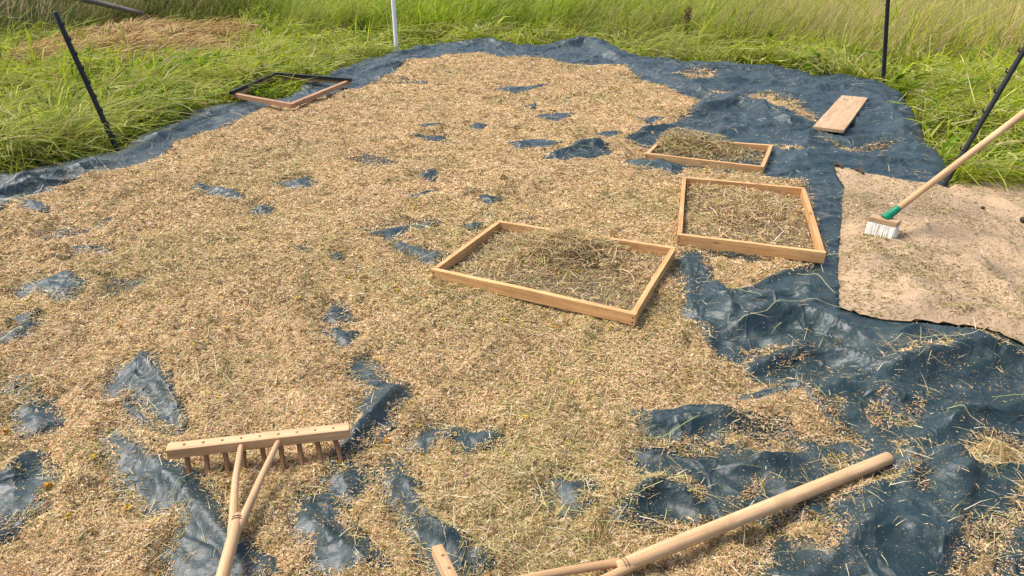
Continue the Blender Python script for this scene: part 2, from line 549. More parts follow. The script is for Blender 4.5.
HOLES = [
    z4([(30, 235), (60, 170), (100, 180), (120, 240)]),
    z4([(95, 310), (140, 285), (200, 320), (215, 370), (130, 395), (100, 360)]),
    z4([(430, 190), (500, 125), (590, 88), (640, 150), (690, 190), (700, 280), (740, 350), (752, 395), (700, 412), (650, 350), (590, 280), (560, 210), (480, 205), (490, 265), (450, 240)]),
    z4([(515, 275), (560, 290), (640, 390), (680, 420), (600, 390), (530, 330)]),
    z6([(445, 60), (480, 20), (540, 80), (600, 150), (700, 180), (760, 210), (820, 260), (880, 360), (900, 420), (960, 470), (1060, 540), (1090, 600), (700, 600), (715, 480), (770, 400), (760, 330), (700, 310), (640, 350), (600, 290), (540, 230), (480, 180), (470, 110)]),
    z6([(-60, 250), (0, 240), (60, 220), (110, 210), (105, 150), (140, 115), (180, 150), (200, 220), (170, 320), (90, 345), (40, 380), (-60, 390)]),
    z6([(-40, 400), (0, 395), (30, 420), (10, 470), (-40, 475)]),
    [(355, 366), (362, 364), (379, 385), (383, 393), (394, 393), (402, 391), (403, 400), (393, 416), (388, 432), (376, 450), (362, 455), (347, 462), (343, 470), (341, 458), (352, 440), (362, 427), (375, 406), (381, 399), (370, 391), (360, 381)],
    [(330, 333), (337, 335), (352, 340), (351, 346), (345, 348), (335, 341)],
    [(329, 318), (339, 307), (354, 325), (328, 326)],
    z7([(250, 340), (300, 285), (400, 285), (430, 350), (445, 400), (500, 440), (580, 490), (630, 600), (370, 600), (340, 490), (260, 460)]),
    z7([(410, 230), (490, 195), (535, 245), (500, 275), (430, 285)]),
    z7([(640, 270), (655, 150), (690, 180), (750, 240), (760, 310), (790, 390), (860, 410), (920, 480), (940, 540), (1010, 535), (1030, 600), (800, 600), (740, 500), (700, 400), (690, 310), (640, 300)]),
    z7([(740, 60), (800, 15), (900, 10), (960, 40), (1040, 35), (1040, 60), (960, 100), (920, 110), (910, 60), (850, 60), (780, 100), (750, 90)]),
    [(549, 497), (557, 491), (582, 488), (592, 492), (587, 500), (575, 506), (572, 519), (560, 517), (557, 506), (542, 503)],
    zr([(170, 180), (250, 195), (430, 190), (560, 205), (560, 230), (460, 245), (440, 265), (370, 270), (300, 285), (200, 265), (180, 220)]),
    zr([(540, 80), (620, 70), (740, 70), (730, 100), (640, 115), (560, 100)]),
    zr([(140, 340), (190, 325), (260, 325), (330, 345), (420, 335), (560, 345), (660, 365), (760, 345), (830, 310), (940, 290), (1040, 310), (1060, 345), (860, 400), (740, 450), (620, 430), (560, 470), (500, 520), (470, 570), (430, 590), (250, 610), (100, 576), (130, 545), (200, 490), (240, 470), (310, 480), (420, 530), (430, 480), (340, 450), (260, 430), (200, 420), (160, 380)]),
    za([(530, 8), (590, 5), (670, 35), (640, 38), (570, 15)]), za([(690, 55), (745, 55), (735, 70), (705, 70)]),
    [(277, 186), (310, 182), (312, 190), (288, 191)], za([(915, 190), (935, 190), (930, 208)]),
    za([(40, 290), (110, 260), (180, 250), (210, 275), (200, 310), (140, 300), (100, 280), (60, 310)]),
    za([(20, 430), (60, 360), (100, 345), (95, 375), (50, 410)]), za([(70, 50), (125, 50), (125, 85), (90, 80)]),
    zb([(430, 250), (480, 243), (555, 243), (480, 260)]), zb([(500, 293), (540, 293), (530, 306)]), zb([(535, 320), (640, 316), (600, 342), (560, 337)]),
    zb([(215, 349), (330, 350), (240, 360)]), zb([(350, 350), (400, 348), (380, 364)]), zb([(195, 378), (300, 383), (310, 396), (240, 394)]),
    zb([(465, 395), (530, 388), (610, 397), (580, 410), (490, 410)]), zb([(820, 333), (880, 333), (850, 347)]), zb([(690, 370), (780, 373), (730, 382)]),
    zb([(210, 495), (270, 486), (250, 506)]), zb([(180, 545), (275, 530), (230, 546), (200, 556)]), zb([(385, 543), (440, 550), (400, 562)]),
    [(544, 163), (581, 148), (601, 146), (612, 157), (590, 162), (559, 165)],
    zc([(75, 130), (150, 115), (235, 95), (275, 95), (250, 115), (190, 120), (140, 142), (90, 142)]), zc([(150, 150), (190, 165), (240, 175), (285, 185), (270, 212), (240, 212), (190, 187)]),
    zc([(340, 105), (380, 105), (370, 122)]), zc([(380, 74), (490, 75), (420, 82)]),
]
SPARSE = [(.35, z4([(190, 250), (250, 255), (230, 300), (190, 290)])), (.35, z6([(130, 435), (190, 445), (190, 505), (130, 505)])),
          (.3, [(505, 451), (522, 450), (524, 460), (511, 463)]), (.35, zr([(520, 205), (740, 195), (750, 260), (640, 295), (530, 275)])),
          (.35, za([(275, 240), (320, 240), (400, 235), (390, 275), (320, 290), (290, 285)])), (.4, za([(785, 155), (860, 168), (850, 184), (800, 170)])),
          (.4, za([(140, 205), (200, 188), (190, 214)])), (.35, zc([(890, 525), (965, 530), (950, 565), (905, 555)])), (.4, zb([(280, 198), (312, 198), (300, 217)])),
          (.45, zr([(270, 20), (350, 20), (350, 55), (290, 50)])), (.55, [(700, 285), (735, 298), (745, 330), (710, 330)]),
           (.62, [(735, 92), (815, 92), (825, 135), (770, 118)]), (.6, [(665, 66), (730, 66), (730, 88), (665, 88)]), (.6, [(816, 135), (910, 143), (910, 158), (816, 160)]), (.4, [(700, 88), (742, 88), (742, 104), (700, 104)]),
          (.55, zu([(350, 400), (650, 400), (650, 570), (350, 570)])), (.5, [(805, 186), (838, 190), (838, 262), (826, 262)]), (.4, [(700, 250), (760, 256), (765, 268), (705, 262)])]
ISLES = [
    zq([(500, 70), (600, 65), (740, 100), (800, 60), (860, 40), (1000, 60), (1060, 100), (1060, 170), (960, 180), (860, 190), (760, 190), (640, 150), (560, 180), (510, 150), (540, 130), (620, 130), (740, 150), (700, 115), (600, 95), (510, 100)]),
    zq([(180, 270), (330, 200), (370, 230), (500, 220), (590, 230), (605, 290), (520, 285), (440, 310), (330, 350), (220, 375), (160, 320)]),
    zq([(0, 330), (80, 330), (130, 380), (280, 420), (290, 470), (230, 540), (130, 520), (40, 460), (0, 400)]),
    zq([(740, 580), (800, 480), (760, 450), (840, 390), (960, 330), (970, 260), (1100, 290), (1100, 400), (960, 420), (940, 500), (880, 640), (700, 640)]),
    zq([(980, 530), (1080, 520), (1080, 600), (960, 580)]),
    zu([(430, 430), (480, 440), (490, 490), (560, 470), (630, 420), (610, 490), (540, 540), (440, 560), (390, 510)]),
    zu([(-20, 305), (100, 250), (190, 235), (200, 250), (60, 292), (-20, 320)]), zu([(480, 310), (560, 265), (690, 225), (715, 245), (600, 290)]),
    zu([(-20, 355), (110, 380), (100, 397), (-20, 395)]), zu([(800, 200), (900, 230), (1000, 260), (1060, 270), (1060, 285), (900, 250)]),
    [(740, 352), (775, 355), (782, 359), (755, 362), (745, 372)],
    [(745, 98), (767, 93), (800, 102), (811, 117), (785, 115), (750, 107)], [(674, 75), (705, 70), (720, 78), (695, 83)],
    [(772, 147), (812, 154), (808, 158), (775, 154)], [(740, 98), (775, 95), (806, 113), (821, 131), (775, 112)],
    [(815, 137), (850, 148), (900, 147), (880, 152), (845, 154)], [(715, 92), (735, 95), (728, 102), (708, 98)],
    [(655, 146), (670, 138), (720, 142), (735, 155), (760, 163), (700, 160), (648, 154)],
]
RIDGES = [  # photograph polyline, width, height
    ([(560, 50), (585, 47), (612, 60)], .22, .13), ([(455, 47), (485, 46), (520, 50)], .20, .09), ([(400, 58), (430, 50)], .15, .06),
    ([(632, 69), (660, 82), (705, 97), (735, 107)], .09, .07), ([(640, 62), (700, 70), (780, 75)], .10, .05), ([(700, 85), (760, 82), (850, 92)], .12, .05),
    ([(690, 117), (712, 110), (738, 106), (790, 128)], .12, .09), ([(717, 138), (724, 120)], .06, .05), ([(760, 112), (772, 132)], .06, .04),
    ([(628, 143), (650, 134), (672, 128)], .06, .06), ([(545, 162), (580, 152), (612, 150)], .06, .05),
    ([(625, 167), (690, 174), (760, 181), (840, 166)], .07, .025), ([(790, 168), (850, 160), (930, 165)], .09, .04), ([(850, 90), (890, 110), (920, 160)], .10, .05),
    ([(795, 150), (840, 145), (920, 140)], .08, .03), ([(880, 88), (900, 130), (905, 160)], .06, .04),
    ([(682, 268), (687, 292), (690, 318)], .035, .055), ([(712, 290), (724, 305), (730, 330)], .04, .05), ([(740, 301), (775, 288), (822, 268)], .03, .035),
    ([(690, 346), (740, 347), (800, 348)], .022, .03), ([(735, 338), (762, 326), (800, 325), (845, 342), (870, 362)], .055, .075),
    ([(745, 380), (800, 361), (845, 366), (872, 378)], .035, .05), ([(870, 392), (920, 376), (960, 362), (990, 358), (1040, 372)], .10, .10),
    ([(905, 345), (930, 338), (955, 345), (975, 358)], .035, .04), ([(820, 400), (860, 405), (905, 412)], .03, .03), ([(930, 445), (955, 428), (1040, 412)], .035, .05),
    ([(780, 392), (806, 412), (820, 428)], .02, .035), ([(645, 427), (690, 425), (740, 430)], .018, .03), ([(690, 472), (740, 482), (800, 472)], .022, .035),
    ([(632, 505), (660, 498), (700, 512)], .04, .05), ([(825, 520), (880, 508), (960, 475)], .03, .03), ([(868, 485), (920, 480), (1040, 478)], .018, .035),
    ([(960, 478), (958, 520), (935, 575)], .05, .04), ([(840, 560), (900, 530), (940, 540)], .04, .02), ([(900, 470), (905, 500), (880, 530)], .03, .02),
    ([(0, 190), (60, 178), (120, 166)], .06, .05), ([(-20, 210), (30, 195), (100, 182)], .05, .04), ([(125, 160), (170, 140), (230, 110)], .06, .05),
    ([(300, 88), (350, 75), (400, 65)], .08, .05), ([(832, 186), (833, 204)], .03, .04), ([(829, 208), (838, 224)], .035, .05), ([(826, 236), (838, 244)], .035, .05),
    ([(822, 262), (840, 270)], .03, .055), ([(800, 290), (830, 300)], .05, .03), ([(745, 310), (790, 305), (830, 312)], .05, .035),
    ([(352, 452), (375, 425), (399, 394)], .028, .05), ([(120, 440), (145, 470), (200, 520), (240, 560)], .03, .04), ([(140, 368), (165, 400), (182, 438)], .03, .045),
    ([(398, 485), (415, 520), (440, 560)], .028, .04), ([(300, 520), (330, 545), (370, 580)], .035, .04), ([(470, 568), (500, 590)], .04, .05), ([(5, 500), (40, 465)], .04, .045),
]

# ------------------------------------------------------------------ height and cover fields on a ground raster
RES = .015
RX0, RY0, RX1, RY1 = -5.6, -0.45, 6.0, 12.3
gx = np.arange(RX0, RX1, RES); gy = np.arange(RY0, RY1, RES)
GX, GY = np.meshgrid(gx, gy)

def bbox_slice(pts, m):
    pts = np.asarray(pts)
    i0 = max(0, int((pts[:, 0].min() - m - RX0) / RES)); i1 = min(len(gx), int((pts[:, 0].max() + m - RX0) / RES) + 2)
    j0 = max(0, int((pts[:, 1].min() - m - RY0) / RES)); j1 = min(len(gy), int((pts[:, 1].max() + m - RY0) / RES) + 2)
    return (slice(j0, j1), slice(i0, i1))

tarp_sd = sdist(TARP, GX, GY)
tarp_sd += fbm(GX, GY, .5, 3, 50) * .04
cloth_sd = np.full(GX.shape, -1.0)
sl = bbox_slice(CLOTH, .3)
cloth_sd[sl] = sdist(CLOTH, GX[sl], GY[sl]) + fbm(GX[sl], GY[sl], .3, 3, 51) * .008

H = fbm(GX, GY, .9, 3, 1) * .022 + .004
wx, wy = fbm(GX, GY, .6, 2, 3) * .25, fbm(GX, GY, .6, 2, 4) * .25
rid = 1 - np.abs(fbm(GX + wx, (GY + wy) * .8, .45, 2, 5))
H += sstep(.78, 1.0, rid) * .016
rid2 = 1 - np.abs(fbm(GX * .8 + wy, GY + wx, .22, 2, 8))
H += sstep(.8, 1.0, rid2) * .006
def blur_(A, r):
    for ax in (0, 1):
        c = np.cumsum(np.pad(A, [(r + 1, r) if i == ax else (0, 0) for i in (0, 1)], 'edge'), axis=ax)
        n = A.shape[ax]
        A = (np.take(c, np.arange(2 * r + 1, 2 * r + 1 + n), ax) - np.take(c, np.arange(0, n), ax)) / (2 * r + 1)
    return A
def add_ridge(line, w, h):
    sl = bbox_slice(line, w * 3.2)
    if GX[sl].size == 0: return
    d, t = pdist(line, GX[sl] + wx[sl] * .12, GY[sl] + wy[sl] * .12, True)
    steep = -np.sign(line[-1][0] - line[0][0] + 1e-6) * (1 if rng.random() < .8 else -1)
    d = np.abs(np.where(d * steep > 0, d / max(.014, w * .32), d / (w * 1.4)))
    H[sl] += h * np.exp(-(np.sqrt(d * d + .01) - .1) ** 1.1) * np.sqrt(np.clip(np.minimum(t, 1 - t) * 5 + .15, 0, 1))
for pts, w, h in RIDGES:
    add_ridge(GP(pts), w, h * .9)
for k in range(210):
    x, y = rng.uniform(-4.5, 4.5), rng.uniform(.6, 11.5)
    a = rng.normal(.5, .9)
    L = rng.uniform(.15, .8) * (1 + y * .08)
    b = a + rng.normal(0, .4)
    l = [(x, y), (x + math.cos(a) * L * .5, y + math.sin(a) * L * .5), (x + (math.cos(a) + math.cos(b)) * L * .5, y + (math.sin(a) + math.sin(b)) * L * .5)]
    add_ridge(np.array(l), rng.uniform(.015, .045), rng.uniform(.008, .024))

nz = fbm(GX, GY, .16, 4, 21) * .035 + fbm(GX, GY, .035, 2, 25) * .012
cov = np.full(GX.shape, -.5)
s = sdist(GP(MAIN), GX, GY)
cov = np.maximum(cov, s)
for p in ISLES:
    g = GP(p); sl = bbox_slice(g, .3)
    if cov[sl].size: cov[sl] = np.maximum(cov[sl], sdist(g, GX[sl], GY[sl]))
for p in HOLES:
    g = GP(p); sl = bbox_slice(g, .4)
    if not cov[sl].size: continue
    q = sdist(g, GX[sl], GY[sl])
    cov[sl] = np.minimum(cov[sl], -q)
    c0 = g.mean(0); u, sv, vt = np.linalg.svd(g - c0)
    ax = vt[0]; Lh = np.abs((g - c0) @ ax).max(); Wh = max(.02, np.abs((g - c0) @ vt[1]).max())
    da = np.abs((GX[sl] - c0[0]) * ax[0] + (GY[sl] - c0[1]) * ax[1]) / Lh
    db = ((GX[sl] - c0[0]) * vt[1][0] + (GY[sl] - c0[1]) * vt[1][1]) / Wh
    H[sl] += .024 * np.clip(1.15 - da, 0, 1) ** .6 * np.exp(-np.abs((db - .1) / np.where(db > .1, .35, .75)))
sparse = np.ones(GX.shape)
for f, p in SPARSE:
    g = GP(p); sl = bbox_slice(g, .3)
    if sparse[sl].size:
        sparse[sl] = np.minimum(sparse[sl], 1 - (1 - f) * sstep(-.06, .06, sdist(g, GX[sl], GY[sl]) + nz[sl]))
cov = cov + nz
sparse *= 1 - .55 * sstep(.34, .62, fbm(GX, GY, .55, 4, 41)) * sstep(.5, -.1, fbm(GX, GY, 2.2, 2, 43))
cov = np.minimum(cov, -cloth_sd + .0)
cov = np.minimum(cov, tarp_sd - .05)
bare = sstep(.14, -.04, cov) * sstep(.03, -.12, cloth_sd)
hb_ = blur_(H, 6)
H = np.where(cloth_sd > -.15, H + (hb_ - H) * sstep(-.15, .0, cloth_sd), H)
CR = 0
for k, (sc, am, an) in enumerate(((.70, .026, .25), (.42, .028, -.35), (.24, .023, .6), (.12, .015, -.2))):
    rx, ry = GX * math.cos(an) + GY * math.sin(an), -GX * math.sin(an) + GY * math.cos(an)
    nn_ = fbm(rx * .55 + wx * .7, ry + wy * .7, sc, 2, 300 + 10 * k)
    CR = CR + am * (1 - np.minimum(1, np.abs(nn_) * 3.0)) ** 1.25 * (.15 + .85 * sstep(-.35, .4, fbm(GX, GY, .8, 2, 340 + k)))
H0 = H + CR * .22
H = H + CR * (.22 + .78 * bare)
H -= sstep(.10, -.05, tarp_sd) * .03
H = np.where(tarp_sd > 0, np.maximum(H, -.03), H)
thick = .024 * (1 + .45 * fbm(GX, GY, .35, 3, 31)) * (.35 + .65 * sparse)
fgate = sstep(.0, .5, fbm(GX, GY, 1.1, 2, 47))
furrow = np.sin(2 * math.pi * (GX * .93 + GY * .36 + wx * .35) / .075) * .0055 * fgate
bedrel = furrow + fbm(GX, GY, .11, 3, 35) * .012 + fbm(GX, GY, .035, 2, 36) * .006 + fbm(GX, GY, .4, 2, 37) * .008
kcov = sstep(.0, .08, cov - (1 - sparse) * .05) * sstep(.5, .85, sparse + fbm(GX, GY, .10, 3, 45) * .4)
BED = (H * (1 - kcov) + np.minimum(H, H0 + .01) * kcov) - .012 + kcov * (thick + .012) + bedrel * kcov
CL = blur_(H, 9) + .03
wf = fbm(GX + wx, GY * 1.6 + wy, .5, 3, 61)
CL += sstep(.8, 1, 1 - np.abs(wf)) * .018 + fbm(GX, GY, .25, 3, 65) * .006
for pts, w, h in [([(905, 243), (940, 238), (985, 250), (1030, 262)], .07, .035), ([(980, 200), (1003, 208), (1030, 222)], .045, .035), ([(850, 262), (900, 290), (930, 330)], .08, .02),
                  ([(960, 270), (1000, 300), (1024, 330)], .06, .03), ([(940, 330), (980, 330), (1030, 352)], .05, .035), ([(905, 200), (960, 208), (1010, 232)], .06, .02), ([(870, 250), (930, 270), (1000, 282)], .06, .025)]:
    l = GP(pts); sl = bbox_slice(l, w * 3)
    d, t = pdist(l, GX[sl], GY[sl])
    CL[sl] += 1.5 * h * np.exp(-np.abs(d / w) ** 1.2) * np.sqrt(np.clip(np.minimum(t, 1 - t) * 5 + .1, 0, 1))
CL = np.where(cloth_sd > -.02, np.maximum(CL, H + .006), CL)
CL = np.where(cloth_sd > -.05, H + .006 + (CL - H - .006) * np.where(tarp_sd > 0, sstep(-.01, .13, cloth_sd), 1), CL)
CL = np.maximum(CL, np.where(tarp_sd > 0, H + .005, .02))

SURF = np.where(tarp_sd > 0, np.maximum(H, BED), -.03)
SURF = np.where(cloth_sd > 0, CL, SURF)

def sample(F, x, y):
    u = np.clip((x - RX0) / RES, 0, len(gx) - 1.001); v = np.clip((y - RY0) / RES, 0, len(gy) - 1.001)
    i, j = u.astype(int), v.astype(int)
    fu, fv = u - i, v - j
    return (F[j, i] * (1 - fu) + F[j, i + 1] * fu) * (1 - fv) + (F[j + 1, i] * (1 - fu) + F[j + 1, i + 1] * fu) * fv

def S(x, y):
    return float(sample(SURF, np.array([x]), np.array([y]))[0])

def field_mesh(name, F, mask, bands, mat, sd=None):
    """sheet over the raster; bands = [(y0, y1, step)] share their border rows, so finer rows are snapped to coarser ones"""
    V, FA, base = [], [], 0
    for y0, y1, st in bands:
        js = np.arange(int((y0 - RY0) / RES) // 12 * 12, min(int((y1 - RY0) / RES) // 12 * 12, len(gy) - 1) + 1, st)
        iz = np.arange(0, (len(gx) - 1) // 12 * 12 + 1, st)
        sub = F[np.ix_(js, iz)].copy()
        for edge in (0, -1):
            if st < 4:
                full = F[js[edge], ::4]
                sub[edge] = np.interp(gx[iz], gx[::4], full)
        mk = mask[np.ix_(js, iz)]
        nj, ni = sub.shape
        q = mk[:-1, :-1] | mk[1:, :-1] | mk[:-1, 1:] | mk[1:, 1:]
        jj, ii = np.nonzero(q)
        idx = lambda a, b: a * ni + b
        f = np.stack([idx(jj, ii), idx(jj, ii + 1), idx(jj + 1, ii + 1), idx(jj + 1, ii)], 1)
        used, inv = np.unique(f, return_inverse=True)
        vx = gx[iz][used % ni]; vy = gy[js][used // ni]; vz = sub.ravel()[used]
        if sd is not None:                         # pull the outermost vertices onto the outline, so that the edge is not stepped
            for _ in range(2):
                s0 = sample(sd, vx, vy); e = RES
                gxx = (sample(sd, vx + e, vy) - sample(sd, vx - e, vy)) / (2 * e); gyy = (sample(sd, vx, vy + e) - sample(sd, vx, vy - e)) / (2 * e)
                gl = np.maximum(gxx ** 2 + gyy ** 2, .3)
                mv = np.where(s0 < 0, np.clip(-s0, 0, RES * st * 1.5), 0) / gl
                vx = vx + gxx * mv; vy = vy + gyy * mv
        V.append(np.stack([vx, vy, vz], 1)); FA.append(inv.reshape(-1, 4) + base)
        base += len(used)
    return np_mesh(name, np.concatenate(V), np.concatenate(FA).ravel(), 4, mat, smooth=True)

# ------------------------------------------------------------------ ground
def terrain(x, y):
    r = np.sqrt(x * x + y * y)
    return -.07 + fbm(x, y, 3.0, 2, 71) * .03 * sstep(4, 8, r) + sstep(12, 60, y) * 1.2 + fbm(x, y, 25, 2, 72) * .5 * sstep(18, 60, r)
xs = np.concatenate([-np.geomspace(700, 14, 26), np.arange(-13, 13.1, .5), np.geomspace(14, 700, 26)])
ys = np.concatenate([-np.geomspace(700, 6, 20), np.arange(-5, 25.1, .5), np.geomspace(26, 700, 26)])
TX, TY = np.meshgrid(xs, ys)
TZ = terrain(TX, TY)
nj, ni = TX.shape
jj, ii = np.meshgrid(np.arange(nj - 1), np.arange(ni - 1), indexing='ij')
f = np.stack([jj * ni + ii, jj * ni + ii + 1, (jj + 1) * ni + ii + 1, (jj + 1) * ni + ii], -1).reshape(-1)
ground = np_mesh('ground', np.stack([TX, TY, TZ], -1).reshape(-1, 3), f, 4, M_soil, smooth=True)
tag(ground, kind='structure')

# ------------------------------------------------------------------ tarp, cloth, chaff bed
tarp = field_mesh('tarp', H, tarp_sd > 0, [(RY0, 1.05, 4), (1.05, 4.6, 1), (4.6, RY1, 2)], M_tarp, tarp_sd)
tag(tarp, 'large wrinkled dark slate blue woven tarp spread on the meadow under the chaff', 'tarp')
cloth = field_mesh('ground_cloth', CL, cloth_sd > 0, [(RY0, 1.05, 4), (1.05, 4.6, 2), (4.6, RY1, 2)], M_cloth, cloth_sd)
tag(cloth, 'pale tan cloth sheet with scattered seed under the broom at the right edge', 'cloth')

def blades_mesh(name, base, length, width, phi, e0, e1, col0, col1, mat, nseg=3, twist=None):
    """curved tapering strips: vertices 2 per level and one tip"""
    n = len(base)
    P = base.copy()
    side = np.stack([-np.sin(phi), np.cos(phi), np.zeros(n)], 1)
    if twist is not None:
        side = side * np.cos(twist)[:, None] + np.array([0, 0, 1.0]) * np.sin(twist)[:, None]
    V = np.zeros((n, nseg * 2 + 1, 3)); K = np.zeros((n, nseg * 2 + 1, 3))
    for k in range(nseg + 1):
        t = k / nseg
        if k < nseg:
            w = width * (1 - .55 * t) * .5
            V[:, 2 * k] = P - side * w[:, None]; V[:, 2 * k + 1] = P + side * w[:, None]
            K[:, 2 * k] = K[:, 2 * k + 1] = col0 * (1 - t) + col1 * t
        else:
            V[:, 2 * k] = P; K[:, 2 * k] = col1
        e = e0 + (e1 - e0) * (k + .5) / nseg
        d = np.stack([np.cos(phi) * np.cos(e), np.sin(phi) * np.cos(e), np.sin(e)], 1)
        P = P + d * (length / nseg)[:, None]
    b = (np.arange(n) * (nseg * 2 + 1))[:, None]
    quads = np.concatenate([b + np.array([2 * k, 2 * k + 1, 2 * k + 3, 2 * k + 2]) for k in range(nseg - 1)], 1)
    tri = b + np.array([2 * nseg - 2, 2 * nseg - 1, 2 * nseg])
    loops = np.concatenate([quads, tri], 1).ravel()
    counts = np.tile(np.array([4] * (nseg - 1) + [3]), n)
    return np_mesh(name, V.reshape(-1, 3), loops, counts, mat, K.reshape(-1, 3))

def pick(pal, wts, n, var=.18):
    pal = np.array(pal); w = np.array(wts, float); w /= w.sum()
    c = pal[rng.choice(len(pal), n, p=w)]
    return np.clip(c * rng.uniform(1 - var, 1 + var, (n, 1)) * rng.uniform(.94, 1.06, (n, 3)), 0, .95)

# chaff: a thin bed and the loose bits that lie on it, one stuff object
STRAW = [(.57, .40, .205), (.69, .52, .29), (.48, .315, .15), (.34, .205, .09), (.14, .08, .04), (.46, .38, .12), (.25, .26, .065), (.80, .69, .48), (.63, .38, .17), (.52, .33, .19)]
STRAW = [(a * 1.0, b * .935, c_ * .90) for a, b, c_ in STRAW]
SW = [28, 24, 17, 10, 5, 7, 4, 12, 11, 5]
GREENISH = [(.46, .36, .17), (.40, .34, .12), (.26, .25, .075), (.17, .19, .05), (.55, .45, .24), (.24, .16, .07), (.12, .08, .035), (.33, .32, .10)]
GREENISH = [(a * .93, b * .90, c_ * .84) for a, b, c_ in GREENISH]
GW = [22, 20, 16, 8, 14, 12, 6, 10]

def scatter(n_try, ymin, ymax, power):
    """candidates over the part of the field a walker at the photograph's place could look at, thinner with distance"""
    u = rng.random(n_try)
    a = 2 - power
    y = (ymin ** a + u * (ymax ** a - ymin ** a)) ** (1 / a)
    x = (rng.random(n_try) * 2 - 1) * (.80 * y + .55)
    keep = rng.random(n_try) < (.80 * y + .55) / (1.35 * y + .0)   # widths are proportional to y in the draw above
    return x[keep], y[keep]

bed = field_mesh('chaff_bed', BED, cov > -.06, [(RY0, 1.05, 4), (1.05, 4.6, 2), (4.6, RY1, 4)], M_bed)
tag(bed, 'layer of tan dried seed chaff spread over the tarp', 'chaff', kind='stuff')

def chips(name, x, y, z, L, W, col, tilt=.35, parent=None, mat=None):
    n = len(x)
    yaw = rng.uniform(0, 2 * math.pi, n)
    pit, rol = rng.normal(0, tilt, n), rng.normal(0, tilt * 1.3, n)
    cy, sy, cp, sp = np.cos(yaw), np.sin(yaw), np.cos(pit), np.sin(pit)
    X = np.stack([cy * cp, sy * cp, sp], 1)
    Yv = np.stack([-sy, cy, np.zeros(n)], 1)
    Zv = np.cross(X, Yv)
    Yr = Yv * np.cos(rol)[:, None] + Zv * np.sin(rol)[:, None]
    Zr = np.cross(X, Yr)
    P = np.stack([x, y, z], 1)
    kind = rng.random(n)[:, None]
    l, w = L[:, None] * .5, W[:, None] * .5
    cv = rng.normal(0, .25, (n, 1)) * L[:, None] * .5
    skew = np.where(kind < .5, .0, .75)               # pointed husk or cut straw
    V = np.stack([P - X * l + Zr * cv * .4 - Yr * w * skew, P + X * l * (1 - 2 * 0) * skew - Yr * w + Zr * cv * 0, P + X * l + Zr * cv * .4 + Yr * w * skew, P - X * l * skew + Yr * w - Zr * cv * .5], 1)
    o = np_mesh(name, V.reshape(-1, 3), np.arange(4 * n), 4, mat or M_chip, np.repeat(col, 4, 0))
    return o

x, y = scatter(1450000, 1.02, 11.6, 1.5)
cv = sample(cov, x, y); sp = sample(sparse, x, y); ts = sample(tarp_sd, x, y); cs = sample(cloth_sd, x, y)
dustn = fbm(x, y, .35, 3, 81)
cvn = cv + fbm(x, y, .06, 3, 85) * .05
p = (.14 * sstep(-.09, .0, cvn) + .86 * sstep(-.02, .03, cvn)) * (.25 + .75 * sp) + .20 * sstep(-.1, .5, fbm(x * .6, y + .3 * x, .22, 3, 87)) + .05 * sstep(-.2, .5, dustn) + .10 * sstep(-.16, -.03, cv) + .03 * (1 - sp) * 0
p = np.where(ts < .02, 0, p)
bs = sum(w_ * np.exp(-(((x - c_[0]) / a_) ** 2 + ((y - c_[1]) / b_) ** 2)) for c_, a_, b_, w_ in ((G(885, 252), .22, .30, 1.0), (G(880, 290), .28, .35, .8), (G(848, 200), .14, .5, .7), (G(935, 325), .5, .2, .6), (G(960, 225), .3, .5, .4), (G(1000, 300), .3, .3, .3)))
p = np.where(cs > -.005, .30 * sstep(-.25, .5, dustn) + .08 + 1.0 * bs * sstep(-.4, .3, fbm(x, y, .12, 3, 83)), p)
k = rng.random(len(x)) < p
x, y, cv, cs = x[k], y[k], cv[k], cs[k]
n = len(x); print('chips', n)
z = np.maximum(sample(SURF, x, y), sample(H, x, y)) + .0015 + rng.random(n) ** 2 * .008 * sstep(0, .05, cv)
lod = (np.maximum(y, 1.2) / 1.6) ** .60
L = rng.lognormal(math.log(.0074), .55, n) * lod
W = rng.uniform(.0016, .0035, n) * lod
sm = np.where(cs > 0, .95, np.where(cv < -.01, rng.choice([.32, .42, .75], n, p=[.5, .38, .12]), 1.0)); L = L * sm; W = W * sm
green = fbm(x, y, .8, 4, 91) + .5 * np.exp(-(((x - .15) / .7) ** 2 + ((y - 2.45) / .35) ** 2)) + .35 * np.exp(-(((x + .75) / .3) ** 2 + ((y - 1.35) / .3) ** 2)) + .3 * np.exp(-(((x + 2.5) / 1.0) ** 2 + ((y - 3.3) / .8) ** 2))
gsel = rng.random(n) < (.08 + .66 * sstep(-.1, .65, green))
col = np.where(gsel[:, None], pick(GREENISH, GW, n), pick(STRAW, SW, n))
dk = sstep(.12, .55, fbm(x, y, .07 * (y / 2.0) ** .5, 3, 97)) * (rng.random(n) < .75)
col = np.where((dk > .3)[:, None], col * (1 - .5 * dk)[:, None] * np.array([.95, 1.0, .85]), col)
col *= (1.02 + .30 * fbm(x, y, .3, 4, 95) + .14 * fbm(x, y, 1.6, 2, 96))[:, None]
clo = (cs > 0) & (rng.random(n) < .8)
col = np.where(clo[:, None], pick([(.30, .24, .09), (.20, .15, .06), (.38, .30, .12), (.14, .10, .05), (.22, .21, .06)], [3, 3, 2, 2, 2], n), col)
fl = rng.random(n)
col = np.where((fl < .004)[:, None], np.array([.66, .38, .03]), col)
col = np.where(((fl > .004) & (fl < .009))[:, None], np.array([.25, .09, .10]), col)
